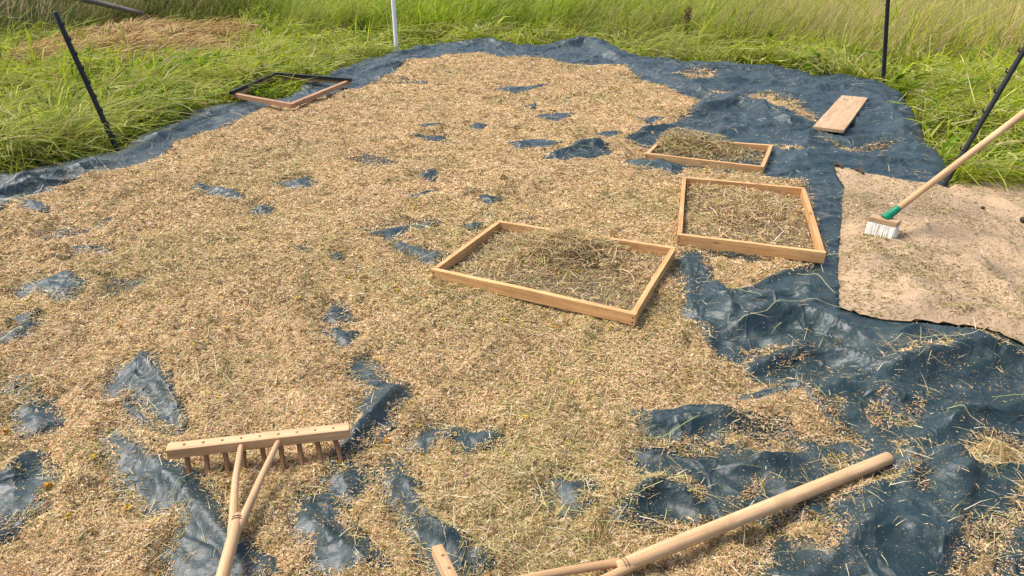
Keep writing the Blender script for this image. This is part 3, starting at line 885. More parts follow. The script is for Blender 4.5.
# darker and brighter tufts: small knots of matted bits
nc = 9000
xc, yc = scatter(nc, 1.05, 11.4, 1.35)
kc = (sample(cov, xc, yc) > .02)
xc, yc = xc[kc], yc[kc]; nc = len(xc)
per = 9
lc = (yc / 1.6) ** .55
ccol = pick([(.15, .085, .035), (.21, .12, .05), (.20, .18, .05), (.10, .06, .03), (.27, .24, .06), (.55, .42, .06), (.36, .17, .12), (.62, .45, .26)], [26, 22, 16, 16, 10, 5, 4, 8], nc, .2)
rad = rng.uniform(.004, .013, nc) * lc
xk = np.repeat(xc, per) + rng.normal(0, 1, nc * per) * np.repeat(rad, per); yk = np.repeat(yc, per) + rng.normal(0, 1, nc * per) * np.repeat(rad, per)
x = np.concatenate([x, xk]); y = np.concatenate([y, yk])
z = np.concatenate([z, sample(SURF, xk, yk) + .003 + rng.random(nc * per) * .008])
L = np.concatenate([L, rng.lognormal(math.log(.008), .5, nc * per) * np.repeat(lc, per)]); W = np.concatenate([W, rng.uniform(.002, .004, nc * per) * np.repeat(lc, per)])
col = np.concatenate([col, np.repeat(ccol, per, 0) * rng.uniform(.8, 1.2, (nc * per, 1))])
o = chips('chaff_bits', x, y, z, L, W, col, .26)
tag(o, 'loose bits of straw and husk lying on the chaff and the tarp', 'chaff', kind='stuff')

# longer strands mixed into the chaff
x, y = scatter(120000, 1.05, 11.5, 1.45)
cv = sample(cov, x, y); ts = sample(tarp_sd, x, y); gn = fbm(x, y, .5, 3, 99)
p = np.where(cv > -.02, .18 + .8 * sstep(0, .5, gn), .045) * (ts > .05)
k = rng.random(len(x)) < p
x, y = x[k], y[k]; n = len(x)
z = sample(SURF, x, y) + .004
lod = (y / 1.6) ** .45
base = np.stack([x, y, z], 1)
c = np.where((rng.random(n) < .35)[:, None], pick(GREENISH, GW, n, .25), pick([(.62, .50, .27), (.54, .42, .20), (.50, .45, .17), (.70, .60, .38), (.38, .27, .12)], [3, 3, 2, 2, 2], n))
o = blades_mesh('straw_strands', base, rng.lognormal(math.log(.042), .5, n) * lod, rng.uniform(.0012, .0024, n) * lod, rng.uniform(0, 2 * math.pi, n),
                rng.uniform(.0, .45, n), rng.uniform(-.5, .15, n), c, c, M_chip, 2, rng.uniform(-.5, .5, n))
tag(o, 'thin dry grass stems mixed loosely through the chaff', 'straw', kind='stuff')

# ------------------------------------------------------------------ meadow grass
TALLB = np.array([(-400, 62), (-150, 52), (0, 44), (80, 38), (160, 30), (240, 27), (320, 34), (400, 38), (480, 34), (560, 36), (620, 41), (720, 46), (800, 55), (860, 62), (920, 70), (1024, 74), (1150, 82), (1400, 100)], float)
tb = GP(TALLB)
tb_bear = tb[:, 0] / tb[:, 1]
order = np.argsort(tb_bear)
def tall_start(x, y):
    return np.interp(x / np.maximum(y, .1), tb_bear[order], tb[order, 1])

def outside(x, y, m=-.01):
    inr = (x > RX0 + .05) & (x < RX1 - .05) & (y > RY0 + .05) & (y < RY1 - .05)
    t = np.where(inr, np.maximum(sample(tarp_sd, x, y), sample(cloth_sd, x, y)), -1)
    return t < m
def ztop(x, y):
    return terrain(x, y)

HAYC = G(152, 46); 
def hay_w(x, y):
    b = x / y
    cx = np.interp(y, [8.0, 9.5, 13], [-.62, -.585, -.56])
    return np.exp(-((x - HAYC[0]) / 1.55) ** 4 - ((y - HAYC[1]) / 2.2) ** 4)

# cut and lodged grass
n0 = 480000
y = 2.6 * (17.5 / 2.6) ** rng.random(n0)
x = (rng.random(n0) * 2 - 1) * (.86 * y + 1.2)
dens = np.clip((.86 * y + 1.2) * y / 60.0, 0, 1)
dens = np.where(y < 6.5, dens * 1.25, dens)
ts_ = tall_start(x, y)
clump = fbm(x, y, .5, 3, 111)
k = (rng.random(n0) < dens * (.72 + .75 * clump)) & outside(x, y, .015) & (y < ts_ + .5) & (rng.random(n0) > hay_w(x, y) * .96)
x, y, clump = x[k], y[k], clump[k]; n = len(x)
print('lodged', n)
phi = fbm(x, y, .8, 3, 115) * 4.0 + .25 + rng.normal(0, .8, n)
inner = sstep(-.45, -.02, np.where((x > RX0 + .1) & (x < RX1 - .1) & (y < RY1 - .1), np.maximum(sample(tarp_sd, x, y), sample(cloth_sd, x, y)), -1))
lod = (y / 5.0) ** .55
L = rng.lognormal(math.log(.36), .4, n) * (.8 + .25 * clump) * (1 - .35 * inner)
f4p = GP([(222, 94), (291, 108), (362, 80), (276, 70)], .1)
f4m = sdist(f4p, x, y) > 0
L = np.where(f4m, L * .55, L)
W = rng.lognormal(math.log(.0085), .35, n) * lod
e0 = rng.normal(.8, .4, n); e1 = rng.normal(-.25, .5, n)
zb_ = terrain(x, y) + rng.random(n) ** 1.5 * .10 + .09 * clump
cut = rng.random(n) < .16
e0 = np.where(cut, rng.normal(.15, .2, n), e0); e1 = np.where(cut, rng.normal(-.1, .25, n), e1); zb_ = np.where(cut, zb_ + .12, zb_); L = np.where(cut, L * 1.25, L)
zb_ = np.where(f4m, terrain(x, y) + .09 * rng.random(n), zb_)
PG = [(.31, .38, .010), (.41, .47, .016), (.19, .25, .008), (.58, .57, .06), (.70, .64, .20), (.06, .10, .006), (.45, .54, .022)]
c1 = pick(PG, [26, 26, 14, 12, 6, 8, 14], n)
c1 = np.where(cut[:, None], pick([(.52, .52, .13), (.60, .55, .22), (.44, .50, .09)], [1, 1, 1], n), c1)
yel = sstep(-.1, .7, fbm(x, y, 1.1, 3, 118)) * .55
c1 = c1 * (1 - yel[:, None]) + pick([(.46, .44, .10), (.56, .50, .17), (.38, .42, .06)], [1, 1, 1], n) * yel[:, None]
c1 = c1 * (1 + .45 * fbm(x, y, .35, 3, 119))[:, None]
broad = (fbm(x, y, .45, 3, 151) > .28) & (rng.random(n) < .35)
W = np.where(broad, W * 3.2, W); L = np.where(broad, L * .45, L); e0 = np.where(broad, rng.normal(.5, .3, n), e0); zb_ = np.where(broad, zb_ + .07, zb_)
c1 = np.where(broad[:, None], pick([(.16, .26, .012), (.24, .34, .02), (.10, .17, .008)], [2, 2, 1], n), c1)
dead = rng.random(n) < .05
c1 = np.where(dead[:, None], pick([(.56, .42, .18), (.48, .32, .12), (.66, .55, .28)], [1, 1, 1], n), c1)
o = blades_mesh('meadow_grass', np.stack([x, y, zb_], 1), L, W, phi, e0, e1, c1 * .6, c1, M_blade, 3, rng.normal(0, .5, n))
tag(o, 'cut and flattened green grass lying round the tarp', 'grass', kind='stuff')

# standing tall grass behind
n0 = 420000
y = 6.0 * (26 / 6.0) ** rng.random(n0)
x = (rng.random(n0) * 2 - 1) * (.86 * y + 1.5)
ts_ = tall_start(x, y) + fbm(x, y, 1.2, 2, 121) * .5
dens = np.clip((.86 * y + 1.5) * y / 230.0, 0, 1) * sstep(-.3, .4, y - ts_) * np.where(y > ts_ + 6, .45, 1.0)
clump = fbm(x, y, .7, 3, 123)
k = (rng.random(n0) < dens * (.7 + .6 * clump)) & outside(x, y, -.15)
x, y, clump, ts_ = x[k], y[k], clump[k], ts_[k]; n = len(x)
print('tall', n)
bear = x / y
right = sstep(.05, .55, bear); left = sstep(-.22, -.5, bear)
phi = np.where(rng.random(n) < .72, .35 + fbm(x, y, 1.5, 3, 127) * 2.0 + rng.normal(0, .55, n), rng.uniform(0, 6.28, n))
L = rng.lognormal(math.log(.62), .32, n) * (1 + .45 * clump) * sstep(-1.0, 1.2, y - ts_ + .4)
lod = (y / 9.0) ** .5
W = rng.uniform(.008, .015, n) * lod
e0 = rng.normal(1.25, .16, n); e1 = rng.normal(.25, .35, n)
G_mid = pick([(.21, .32, .008), (.31, .43, .012), (.10, .18, .006), (.46, .53, .030), (.55, .56, .10)], [24, 26, 16, 16, 10], n)
G_left = pick([(.05, .085, .012), (.09, .135, .018), (.14, .16, .030), (.27, .20, .09), (.03, .05, .009)], [26, 24, 16, 10, 16], n)
G_right = pick([(.50, .47, .07), (.62, .50, .14), (.34, .45, .020), (.66, .46, .20), (.44, .51, .035), (.14, .22, .010)], [22, 16, 20, 12, 20, 12], n)
c1 = G_mid * (1 - right)[:, None] * (1 - left)[:, None] + G_right * right[:, None] + G_left * left[:, None]
mt = sstep(.0, .6, fbm(x, y, 1.6, 3, 129))[:, None] * .4
c1 = c1 * (1 - mt) + pick([(.50, .43, .15), (.44, .40, .10)], [1, 1], n) * mt
c1 = c1 * (1 + .5 * fbm(x, y, .5, 3, 139) + .25 * fbm(x, y, 2.0, 2, 141))[:, None]
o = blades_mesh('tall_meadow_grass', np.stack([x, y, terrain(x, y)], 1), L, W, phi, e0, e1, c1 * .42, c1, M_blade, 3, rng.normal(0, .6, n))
tag(o, 'standing tall meadow grass leaning behind the tarp', 'grass', kind='stuff')

# flowering grass heads over the tall grass
m = rng.random(n) < (.05 + .22 * right + .05 * left)
xh, yh = x[m] + rng.normal(0, .1, m.sum()), y[m]
nh = len(xh)
c2 = pick([(.50, .36, .20), (.56, .42, .22), (.44, .28, .17), (.38, .33, .12)], [3, 3, 2, 2], nh)
o = blades_mesh('grass_seed_heads', np.stack([xh, yh, terrain(xh, yh)], 1), rng.uniform(.7, 1.0, nh) * sstep(-1., 1.2, yh - ts_[m] + .4), rng.uniform(.005, .009, nh) * (yh / 9) ** .6, .3 + rng.normal(0, .6, nh),
                rng.normal(1.35, .1, nh), rng.normal(.6, .3, nh), c2 * .8, c2, M_blade, 3, rng.normal(0, .6, nh))
tag(o, 'thin straw coloured flowering stems above the tall grass', 'grass stems', kind='stuff')

# raked dry hay at the left
n0 = 60000
x = HAYC[0] + rng.normal(0, 1.5, n0); y = HAYC[1] + rng.normal(0, 1.7, n0)
hw = hay_w(x, y) * (1 + .9 * fbm(x, y, .8, 3, 131))
k = (rng.random(n0) < hw * .8) & outside(x, y, -.1)
x, y, hw = x[k], y[k], hw[k]; n = len(x)
c1 = pick([(.46, .28, .10), (.56, .38, .15), (.36, .19, .07), (.64, .47, .22), (.22, .11, .045), (.36, .32, .09)], [26, 20, 18, 14, 10, 6], n)
o = blades_mesh('dry_hay', np.stack([x, y, terrain(x, y) + .05 + .26 * np.clip(hw, 0, 1) * rng.random(n)], 1), rng.lognormal(math.log(.32), .3, n), rng.uniform(.008, .014, n), fbm(x, y, .9, 2, 133) * 3 + rng.normal(0, .5, n),
                rng.normal(.25, .25, n), rng.normal(-.25, .25, n), c1 * .85, c1, M_chip, 3, rng.normal(0, .5, n))
tag(o, 'raked swath of dry brown hay in the grass at upper left', 'hay', kind='stuff')

# small white clover heads in the short grass
n0 = 900
y = rng.uniform(3.5, 12, n0); x = (rng.random(n0) * 2 - 1) * (.8 * y + .5)
k = outside(x, y, -.05) & (y < tall_start(x, y)) & (rng.random(n0) < .12)
x, y = x[k], y[k]; n = len(x)
o = chips('clover_heads', np.repeat(x, 5) + rng.normal(0, .008, n * 5), np.repeat(y, 5) + rng.normal(0, .008, n * 5), np.repeat(terrain(x, y) + rng.uniform(.12, .2, n), 5) + rng.normal(0, .006, n * 5),
          np.full(n * 5, .018), np.full(n * 5, .014), np.tile(np.array([.60, .60, .42]), (n * 5, 1)), 1.0)
tag(o, 'tiny white clover heads dotted through the short grass', 'clover', kind='stuff')

# ------------------------------------------------------------------ sieve frames
def wire_mesh(q, z, parent, pitch, r=.0007):
    """woven wire bottom of a sieve between four corner points (ground xy)"""
    q = [np.array(p[:2]) for p in q]
    vs, fs = [], []
    def wire(a, b, dz):
        d = (b - a) / np.linalg.norm(b - a); s = np.array([-d[1], d[0]]) * r
        i = len(vs)
        for p in (a, b):
            for k in range(4):
                ang = math.pi / 2 * k
                vs.append((*(p + s * math.cos(ang)), z + dz + r * math.sin(ang)))
        for k in range(4):
            fs.append((i + k, i + (k + 1) % 4, i + 4 + (k + 1) % 4, i + 4 + k))
    for (a0, a1, b0, b1, dz) in ((q[0], q[1], q[3], q[2], 0), (q[0], q[3], q[1], q[2], r * 1.6)):
        n = int(np.linalg.norm(a1 - a0) / pitch)
        for i in range(1, n):
            t = i / n
            wire(a0 * (1 - t) + a1 * t, b0 * (1 - t) + b1 * t, dz)
    return py_obj('wire_mesh', vs, fs, M_wire, parent, smooth=False)

def sieve(label, px, hb, tb_, mat, zt=None, pitch=.016, wire=True, seed=0, rot=0):
    """px = photograph corners of the top outer edges, in order; the two first boards run full length"""
    c0 = GP(px).mean(0)
    gpx = GP(px)
    g0 = np.percentile([S(*(gpx[i] * (1 - u) + gpx[(i + 1) % 4] * u)) for i in range(4) for u in (0, .25, .5, .75)], 80) - .006
    top = [G(a, b, g0 + hb + .006) if zt is None else G(a, b, zt) for (a, b) in px]
    zb0 = top[0][2] - hb
    root = empty('sieve_frame', (np.mean([p[0] for p in top]), np.mean([p[1] for p in top]), zb0))
    tag(root, label, 'sieve frame', 'wooden sieve frames on the tarp')
    cen = np.mean(top, 0)
    inn = []
    for i in range(4):
        p, a, b = top[i], top[i - 1], top[(i + 1) % 4]
        u = (a - p) / np.linalg.norm(a - p); v = (b - p) / np.linalg.norm(b - p)
        inn.append(p + (u + v) * tb_)
    for i in range(4):
        a, b = top[i], top[(i + 1) % 4]
        d = (b - a) / np.linalg.norm(b - a)
        nrm = np.array([-d[1], d[0], 0]); nrm *= np.sign(np.dot(cen - a, nrm))
        off = nrm * tb_ / 2 - np.array([0, 0, hb / 2])
        if i % 2 == rot: a2, b2 = a + off, b + off
        else: a2, b2 = a + d * (tb_ + .001) + off, b - d * (tb_ + .001) + off
        bo = board('board', a2, b2, tb_, hb * (1 - .03 * (i % 2)), mat, root, .002, warp=.002, seed=seed * 7 + i)
        if i % 2 == rot:                                   # nail heads near both ends of the long boards
            for e_, sg in ((a, 1), (b, -1)):
                for hz in (.3, .7):
                    c_ = e_ + d * sg * tb_ * .5 - nrm * .0002 - np.array([0, 0, hb * hz])
                    stick('nail', [c_ + nrm * .004, c_ - nrm * .0018], [.0035, .0035], M_stone, root, 8)
    if wire:
        wm = wire_mesh(inn, zb0 + .006, root, pitch)
    return root, inn, zb0

F1 = [(431, 269), (636, 315), (676, 247), (498, 220)]
F2 = [(677, 234), (826, 253), (805, 188), (683, 176)]
F3 = [(645, 153), (764, 167), (773, 145), (662, 137)]
s1, in1, zb1 = sieve('wooden sieve frame in the middle of the chaff holding a heap of greenish hay', F1, .052, .023, M_frame, seed=1)
s2, in2, zb2 = sieve('square wooden sieve frame on the right filled with flat chaff beside the tan cloth', F2, .056, .023, M_frame, seed=2, rot=0)
s3, in3, zb3 = sieve('far wooden sieve frame left of the plank with hay heaped at its left end', F3, .052, .025, M_frame, seed=3)
F4 = [(231, 93), (291, 104), (351, 80), (276, 74)]
s4, in4, zb4 = sieve('reddish wooden sieve frame with black edging lying at the grassy left edge of the tarp', F4, .042, .045, M_red, seed=4, zt=.11, wire=False)
t4 = [G(a, b, .122) for a, b in F4]
for a, b in ((0, 3), (3, 2)):
    d = (t4[b] - t4[a]) / np.linalg.norm(t4[b] - t4[a])
    nrm = np.array([-d[1], d[0], 0])
    if np.dot(np.mean(t4, 0) - t4[a], nrm) < 0: nrm = -nrm
    board('edge_strip', t4[a] - nrm * .004, t4[b] - nrm * .004, .03, .035, M_black, s4, .002, seed=9 + a)

def heap(name, label, inn, cen, rx, ry, hgt, zb, nst, nch, pal, w, flat=.3, seed=0, spill=.985):
    """chaff heap lying in a sieve: short strips and long stems over a low dome, clipped to the inside of the frame"""
    poly = np.array([p[:2] for p in inn])
    pc = poly.mean(0); poly_in = pc + (poly - pc) * spill
    bx0, by0 = poly.min(0); bx1, by1 = poly.max(0)
    def pts(n, spread):
        x, y = rng.uniform(bx0, bx1, n), rng.uniform(by0, by1, n)
        r2 = ((x - cen[0]) / rx) ** 2 + ((y - cen[1]) / ry) ** 2
        rr = r2 * (1 + .5 * fbm(x, y, .15, 2, 200 + seed))
        keep = (sdist(poly_in, x, y) > .004) & (rng.random(n) < np.maximum(flat, np.exp(-rr * spread)))
        x, y, rr = x[keep], y[keep], rr[keep]
        z = zb + .010 + hgt * np.exp(-rr * 1.3) * (1 + .35 * fbm(x, y, .07, 2, 210 + seed)) 
        return x, y, z
    x, y, z = pts(nch, 1.0)
    nn = len(x)
    z = z * 1 - rng.random(nn) * np.maximum(0, z - zb - .012) * .8
    l = (np.mean(y) / 1.6) ** .6
    o = chips(name, x, y, z, rng.lognormal(math.log(.011), .4, nn) * l, rng.uniform(.002, .0042, nn) * l, pick(pal, w, nn), .5)
    tag(o, label, 'chaff heap', kind='stuff')
    x, y, z = pts(nst, 1.2)
    nn = len(x)
    Ls = np.minimum(rng.lognormal(math.log(.06), .4, nn), np.maximum(.02, sdist(poly_in, x, y) * .95))
    c = pick(pal, w, nn, .25)
    o2 = blades_mesh(name, np.stack([x, y, z], 1), Ls, rng.uniform(.0022, .0038, nn) * l ** .7, rng.uniform(0, 6.28, nn), rng.uniform(-.1, .7, nn), rng.uniform(-.7, .2, nn), c * .9, c, M_chip, 3, rng.uniform(-.5, .5, nn))
    # join into one stuff object
    return o, o2

def join(a, b):
    bm = bmesh.new(); bm.from_mesh(a.data); bm.from_mesh(b.data); bm.to_mesh(a.data); bm.free()
    bpy.data.objects.remove(b, do_unlink=True)
HEAP = [(.50, .40, .18), (.42, .36, .13), (.30, .28, .08), (.58, .48, .26), (.24, .17, .07), (.36, .34, .10), (.16, .18, .045), (.40, .26, .13)]
HEAP = [(a * 1.02, b * .93, c_) for a, b, c_ in HEAP]
HW = [20, 20, 14, 16, 12, 14, 5, 8]
c1_ = G(568, 262)
a, b = heap('hay_heap', 'tangled heap of greenish dry hay inside the middle sieve frame', in1, c1_, .30, .26, .10, zb1, 12000, 24000, HEAP + STRAW[:5], HW + [14, 10, 14, 10, 6], .16, 1)
join(a, b)
c2_ = G(735, 213)
a, b = heap('hay_heap', 'flat brown layer of chaff inside the square sieve frame by the tan cloth', in2, c2_, .33, .5, .035, zb2, 4500, 15000, STRAW + HEAP, SW + HW, .3, 2)
join(a, b)
c3_ = G(688, 150)
a, b = heap('hay_heap', 'yellow green hay heaped at the left end of the far sieve frame', in3, c3_, .36, .36, .13, zb3, 7000, 9000, HEAP, HW, .05, 3, 1.07)
join(a, b)

# ------------------------------------------------------------------ plank
pk = [G(813, 127), G(843, 132), G(872, 97), G(838, 95)]
zp = np.percentile([S(*((pk[0] * (1 - u) + pk[3] * u) * (1 - v) + (pk[1] * (1 - u) + pk[2] * u) * v)[:2]) for u in np.linspace(0, 1, 12) for v in (0, .25, .5, .75, 1)], 88) + .024
q = [G(a, b, zp) for a, b in ((813, 126), (843, 131), (872, 97), (839, 95))]
pl = board('wooden_plank', (q[0] + q[1]) / 2 - np.array([0, 0, .014]), (q[2] + q[3]) / 2 - np.array([0, 0, .014]), float(np.linalg.norm(q[1] - q[0])) * .98, .028, M_plank, None, .003, warp=.004, seed=5)
tag(pl, 'flat pale wooden plank lying alone on the bare tarp near the back right corner', 'plank')

# ------------------------------------------------------------------ hay rakes
def rake(label, head0, head1, joint, tail, att, teeth, up_tilt, r_handle, bw):
    """head0/head1 ends of the head bar, joint where the handle forks, tail end of handle, att = two places on the head"""
    head0, head1, joint, tail = map(lambda p: np.array(p, float), (head0, head1, joint, tail))
    root = empty('hay_rake', (*((head0 + head1) / 2)[:2], S(*((head0 + head1) / 2)[:2])))
    tag(root, label, 'rake', 'wooden hay rakes')
    toc = joint - (head0 + head1) / 2; toc /= np.linalg.norm(toc)
    hd = (head1 - head0) / np.linalg.norm(head1 - head0)
    nup = np.cross(hd, toc); nup *= np.sign(nup[2]); nup /= np.linalg.norm(nup)
    bar = board('head_bar', head0, head1, bw, bw * 1.05, M_rake, root, .004, up=tuple(nup), warp=.001, seed=11)
    L = np.linalg.norm(head1 - head0)
    side = np.cross(nup, hd); side *= np.sign(np.dot(side, toc))
    for i in range(teeth):
        t = (i + .9) / (teeth + .8)
        p = head0 * (1 - t) + head1 * t
        tipd = -nup * 1.0 + toc * up_tilt + hd * (.16 + rng.normal(0, .07))
        tipd /= np.linalg.norm(tipd)
        tip = p + tipd * .098
        stick('tooth', [p + nup * (bw * .525 + .0016), p - nup * .016, tip], [.0042, .0078, .0062], M_tooth, root, 10)
    for k, (t, bow) in enumerate(att):
        p = head0 * (1 - t) + head1 * t + toc * .012 + nup * .004
        mid = (p + joint) / 2 + hd * bow
        stick('fork_branch', [p, mid, joint - toc * .0 + hd * (.012 * (1 if k else -1)), joint + toc * .05 + hd * (.006 * (1 if k else -1))], [.0080, .0094, .0112, .0100], M_rake, root, 12, rough=.035, seed=k)
    dirt = (tail - joint) / np.linalg.norm(tail - joint)
    stick('handle', [joint - dirt * .012, joint + dirt * .10, (joint + tail) / 2, tail], [r_handle * .86, r_handle, r_handle * 1.02, r_handle], M_rake, root, 16, rough=.004)
    # wire binding
    for s_ in (-.004, .004):
        ring = []
        c = joint + dirt * (.006 + s_)
        u = np.cross(dirt, [0, 0, 1.0]); u /= np.linalg.norm(u); v = np.cross(u, dirt)
        for a in range(13):
            an = 2 * math.pi * a / 12
            ring.append(c + (u * math.cos(an) + v * math.sin(an)) * (r_handle + .0004))
        stick('wire_binding', ring, [.0011] * 13, M_bind, root, 6, round_end=False)
    return root

zc_ = S(*G(260, 450)[:2])
zh = zc_ + .074
h0, h1 = G(168, 451, zh), G(350, 431, zh)
j1 = G(238, 519, zc_ + .052)
t1 = G(206, 640, zc_ + .046)
d1 = (t1 - j1) / np.linalg.norm(t1 - j1)
tail = j1 + d1 * 1.25; tail[2] = zc_ + .04
rake('wooden hay rake lying teeth down at lower left with its forked handle towards the viewer', h0, h1, j1, tail, [(.40, -.012), (.605, .004)], 9, .75, .0155, .033)

# second rake: handle end seen at right, forked end leaves the picture below
ze = max(S(G(890, 458)[0] + a_, G(890, 458)[1] + b_) for a_ in (-.12, -.08, -.04, 0, .02) for b_ in (-.06, -.03, 0, .03))
e2 = G(889, 458, ze + .016)
j2 = G(622, 566, .085)
dj = (j2 - e2) / np.linalg.norm(j2 - e2)
pr = np.array([-dj[1], dj[0], 0]); pr /= np.linalg.norm(pr)
he = G(437, 549, .125)                      # far end of its head bar, at the bottom edge of the picture
if np.dot(he - j2, pr) < 0: pr = -pr
half = float(np.dot(he - j2, pr)); print('rake2 half head', half, 'fork', float(np.dot(he - j2, dj)))
he2 = he - pr * half * 2
rake('wooden hay rake in the foreground with its long thick handle slanting up to the right', he2, he, j2, e2, [(.36, -.012), (.64, .012)], 9, .4, .0185, .026)

# ------------------------------------------------------------------ fence posts
def post(label, pb, pt, length, r, lug_side, Yoff=0, mat=M_black, lugs=9, lugmat=None):
    b = G(*pb, -.02); Y = b[1] + Yoff
    t = onY(*pt, Y) if Yoff == 0 else onY(*pt, Y)
    d = (t - b) / np.linalg.norm(t - b)
    root = empty('fence_post', b)
    tag(root, label, 'fence post', 'thin posts round the tarp')
    length = min(length, np.linalg.norm(t - b)) if pt[1] > 5 and pt[0] < 900 else length
    top = b + d * length
    stick('shaft', [b - d * .12, b + d * .05, top], [r * .6, r, r], mat, root, 8, flat=.8)
    for i in range(lugs):
        s = b + d * (length * (.06 + .90 * (i + .5) / lugs))
        sd2 = np.array([1.0, -.3, 0]) * lug_side
        sd2 = sd2 - d * np.dot(sd2, d); sd2 /= np.linalg.norm(sd2)
        stick('wire_lug', [s + sd2 * r * .5, s + sd2 * (r + .010), s + sd2 * (r + .012) + d * .022], [.005, .005, .004], lugmat or mat, root, 6)
    return root, b, d
post('black plastic fence post leaning left at the left edge of the tarp', (118, 152), (55, 12), 1.235, .022, 1)
post('black fence post standing in the grass at the back right corner of the tarp', (883, 84), (888, 0), 1.45, .027, -1, lugmat=M_peg, lugs=11)
pr_root, pb, pd = post('black fence post leaning right behind the broom handle at the tan cloth', (942, 189), (1024, 50), 1.25, .018, -1)
wb = G(397, 56, -.02)
root = empty('white_pole', wb)
tag(root, 'thin white pole standing upright at the far edge of the tarp', 'pole')
stick('shaft', [wb - np.array([0, 0, .1]), wb + np.array([-.0, 0, .8]), wb + np.array([-.03, 0, 1.9])], [.03, .029, .027], M_white, root, 14)
stick('top_cap', [wb + np.array([-.03, 0, 1.895]), wb + np.array([-.03, 0, 1.94])], [.031, .030], M_white, root, 14)

# ------------------------------------------------------------------ broom leaning on the post
gb = G(881, 236); zg = S(*gb[:2])
bl, br = G(867, 232, zg), G(895, 239, zg)
bl[2] = br[2] = 0
ctr = (bl + br) / 2
hd = (br - bl) / np.linalg.norm(br - bl)
Wb = float(np.linalg.norm(br - bl))
cpt = onY(1024, 113, ctr[1] + .14)
zk = zg + .072
sock0 = np.array([ctr[0], ctr[1], zk + .022])
hdir = (cpt - sock0) / np.linalg.norm(cpt - sock0)
root = empty('broom', (ctr[0], ctr[1], zg))
tag(root, 'broom with pale wooden handle, green socket and white bristles standing on the tan cloth', 'broom')
perp = np.array([-hd[1], hd[0], 0])
board('broom_block', np.array([*(ctr - hd * Wb / 2)[:2], zk + .010]), np.array([*(ctr + hd * Wb / 2)[:2], zk + .010]), .062, .026, M_plank, root, .004, seed=21)
vs, fs = [], []
nx, ny = 62, 13
for i in range(nx):
    for j in range(ny):
        for k in range(2):
            u = (i + .5) / nx - .5 + rng.normal(0, .012); v = (j + .5) / ny - .5 + rng.normal(0, .04)
            spl = 1.0
            a = ctr + hd * u * Wb * .95 + perp * v * .054; b = ctr + hd * (u * Wb * .95 * spl + rng.normal(0, .004)) + perp * (v * .054 * 1.15 + rng.normal(0, .004))
            r0, r1 = .0026, .0029
            q0 = len(vs)
            zt_, zb_2 = zk - .002, zg + .002 + abs(rng.normal(0, .004))
            for (p, r, zz) in ((a, r0, zt_), (b, r1, zb_2)):
                for s_ in range(4):
                    an = s_ * math.pi / 2
                    vs.append((p[0] + r * math.cos(an), p[1] + r * math.sin(an), zz))
            for s_ in range(4):
                fs.append((q0 + s_, q0 + (s_ + 1) % 4, q0 + 4 + (s_ + 1) % 4, q0 + 4 + s_))
            fs.append((q0 + 7, q0 + 6, q0 + 5, q0 + 4))
q0 = len(vs)
for (u_, v_, zz) in ((.505, .53, zk - .003), (.51, .58, zg + .006)):
    for su, sv in ((-1, -1), (1, -1), (1, 1), (-1, 1)):
        p = ctr + hd * su * u_ * Wb * .95 + perp * sv * v_ * .054
        vs.append((p[0], p[1], zz))
for s_ in range(4): fs.append((q0 + s_, q0 + 4 + s_, q0 + 4 + (s_ + 1) % 4, q0 + (s_ + 1) % 4))
py_obj('bristles', vs, fs, M_bristle, root, smooth=False)
stick('handle_socket', [sock0 - hdir * .005, sock0 + hdir * .03, sock0 + hdir * .085], [.026, .021, .0185], M_green, root, 14)
stick('handle', [sock0 + hdir * .082, sock0 + hdir * .7, sock0 + hdir * 1.45], [.0170, .0172, .0172], M_rake, root, 14)

# ------------------------------------------------------------------ small things
def clod(label, px, r, seed):
    bm = bmesh.new()
    bmesh.ops.create_icosphere(bm, subdivisions=2, radius=r)
    rr = np.random.default_rng(seed)
    for v in bm.verts:
        v.co *= 1 + rr.normal(0, .12)
        v.co.z *= .75
    me = bpy.data.meshes.new('earth_clod'); bm.to_mesh(me); bm.free()
    me.materials.append(M_stone)
    o = bpy.data.objects.new('earth_clod', me); C.objects.link(o)
    p = G(*px); o.location = (p[0], p[1], S(p[0], p[1]) + r * .6)
    tag(o, label, 'clod')
clod('larger dark brown clod on the tan cloth at the right picture edge', (1023, 226), .026, 1)
clod('small dark round clod on the tan cloth behind the broom', (981, 213), .012, 2)

def twig(label, a, b, r, seed):
    p, q = G(*a), G(*b)
    p[2], q[2] = S(*p[:2]) + r, S(*q[:2]) + r
    m = (p + q) / 2 + np.array([.01, .02, .006])
    o = stick('dark_twig', [p, m, q], [r, r * 1.1, r * .6], M_stone, None, 8, rough=.08, seed=seed)
    tag(o, label, 'twig')
twig('dark twig on the upper left corner of the tan cloth', (833, 170), (842, 173), .012, 3)
twig('short dark twig a little right of the cloth corner', (855, 176), (861, 182), .012, 4)

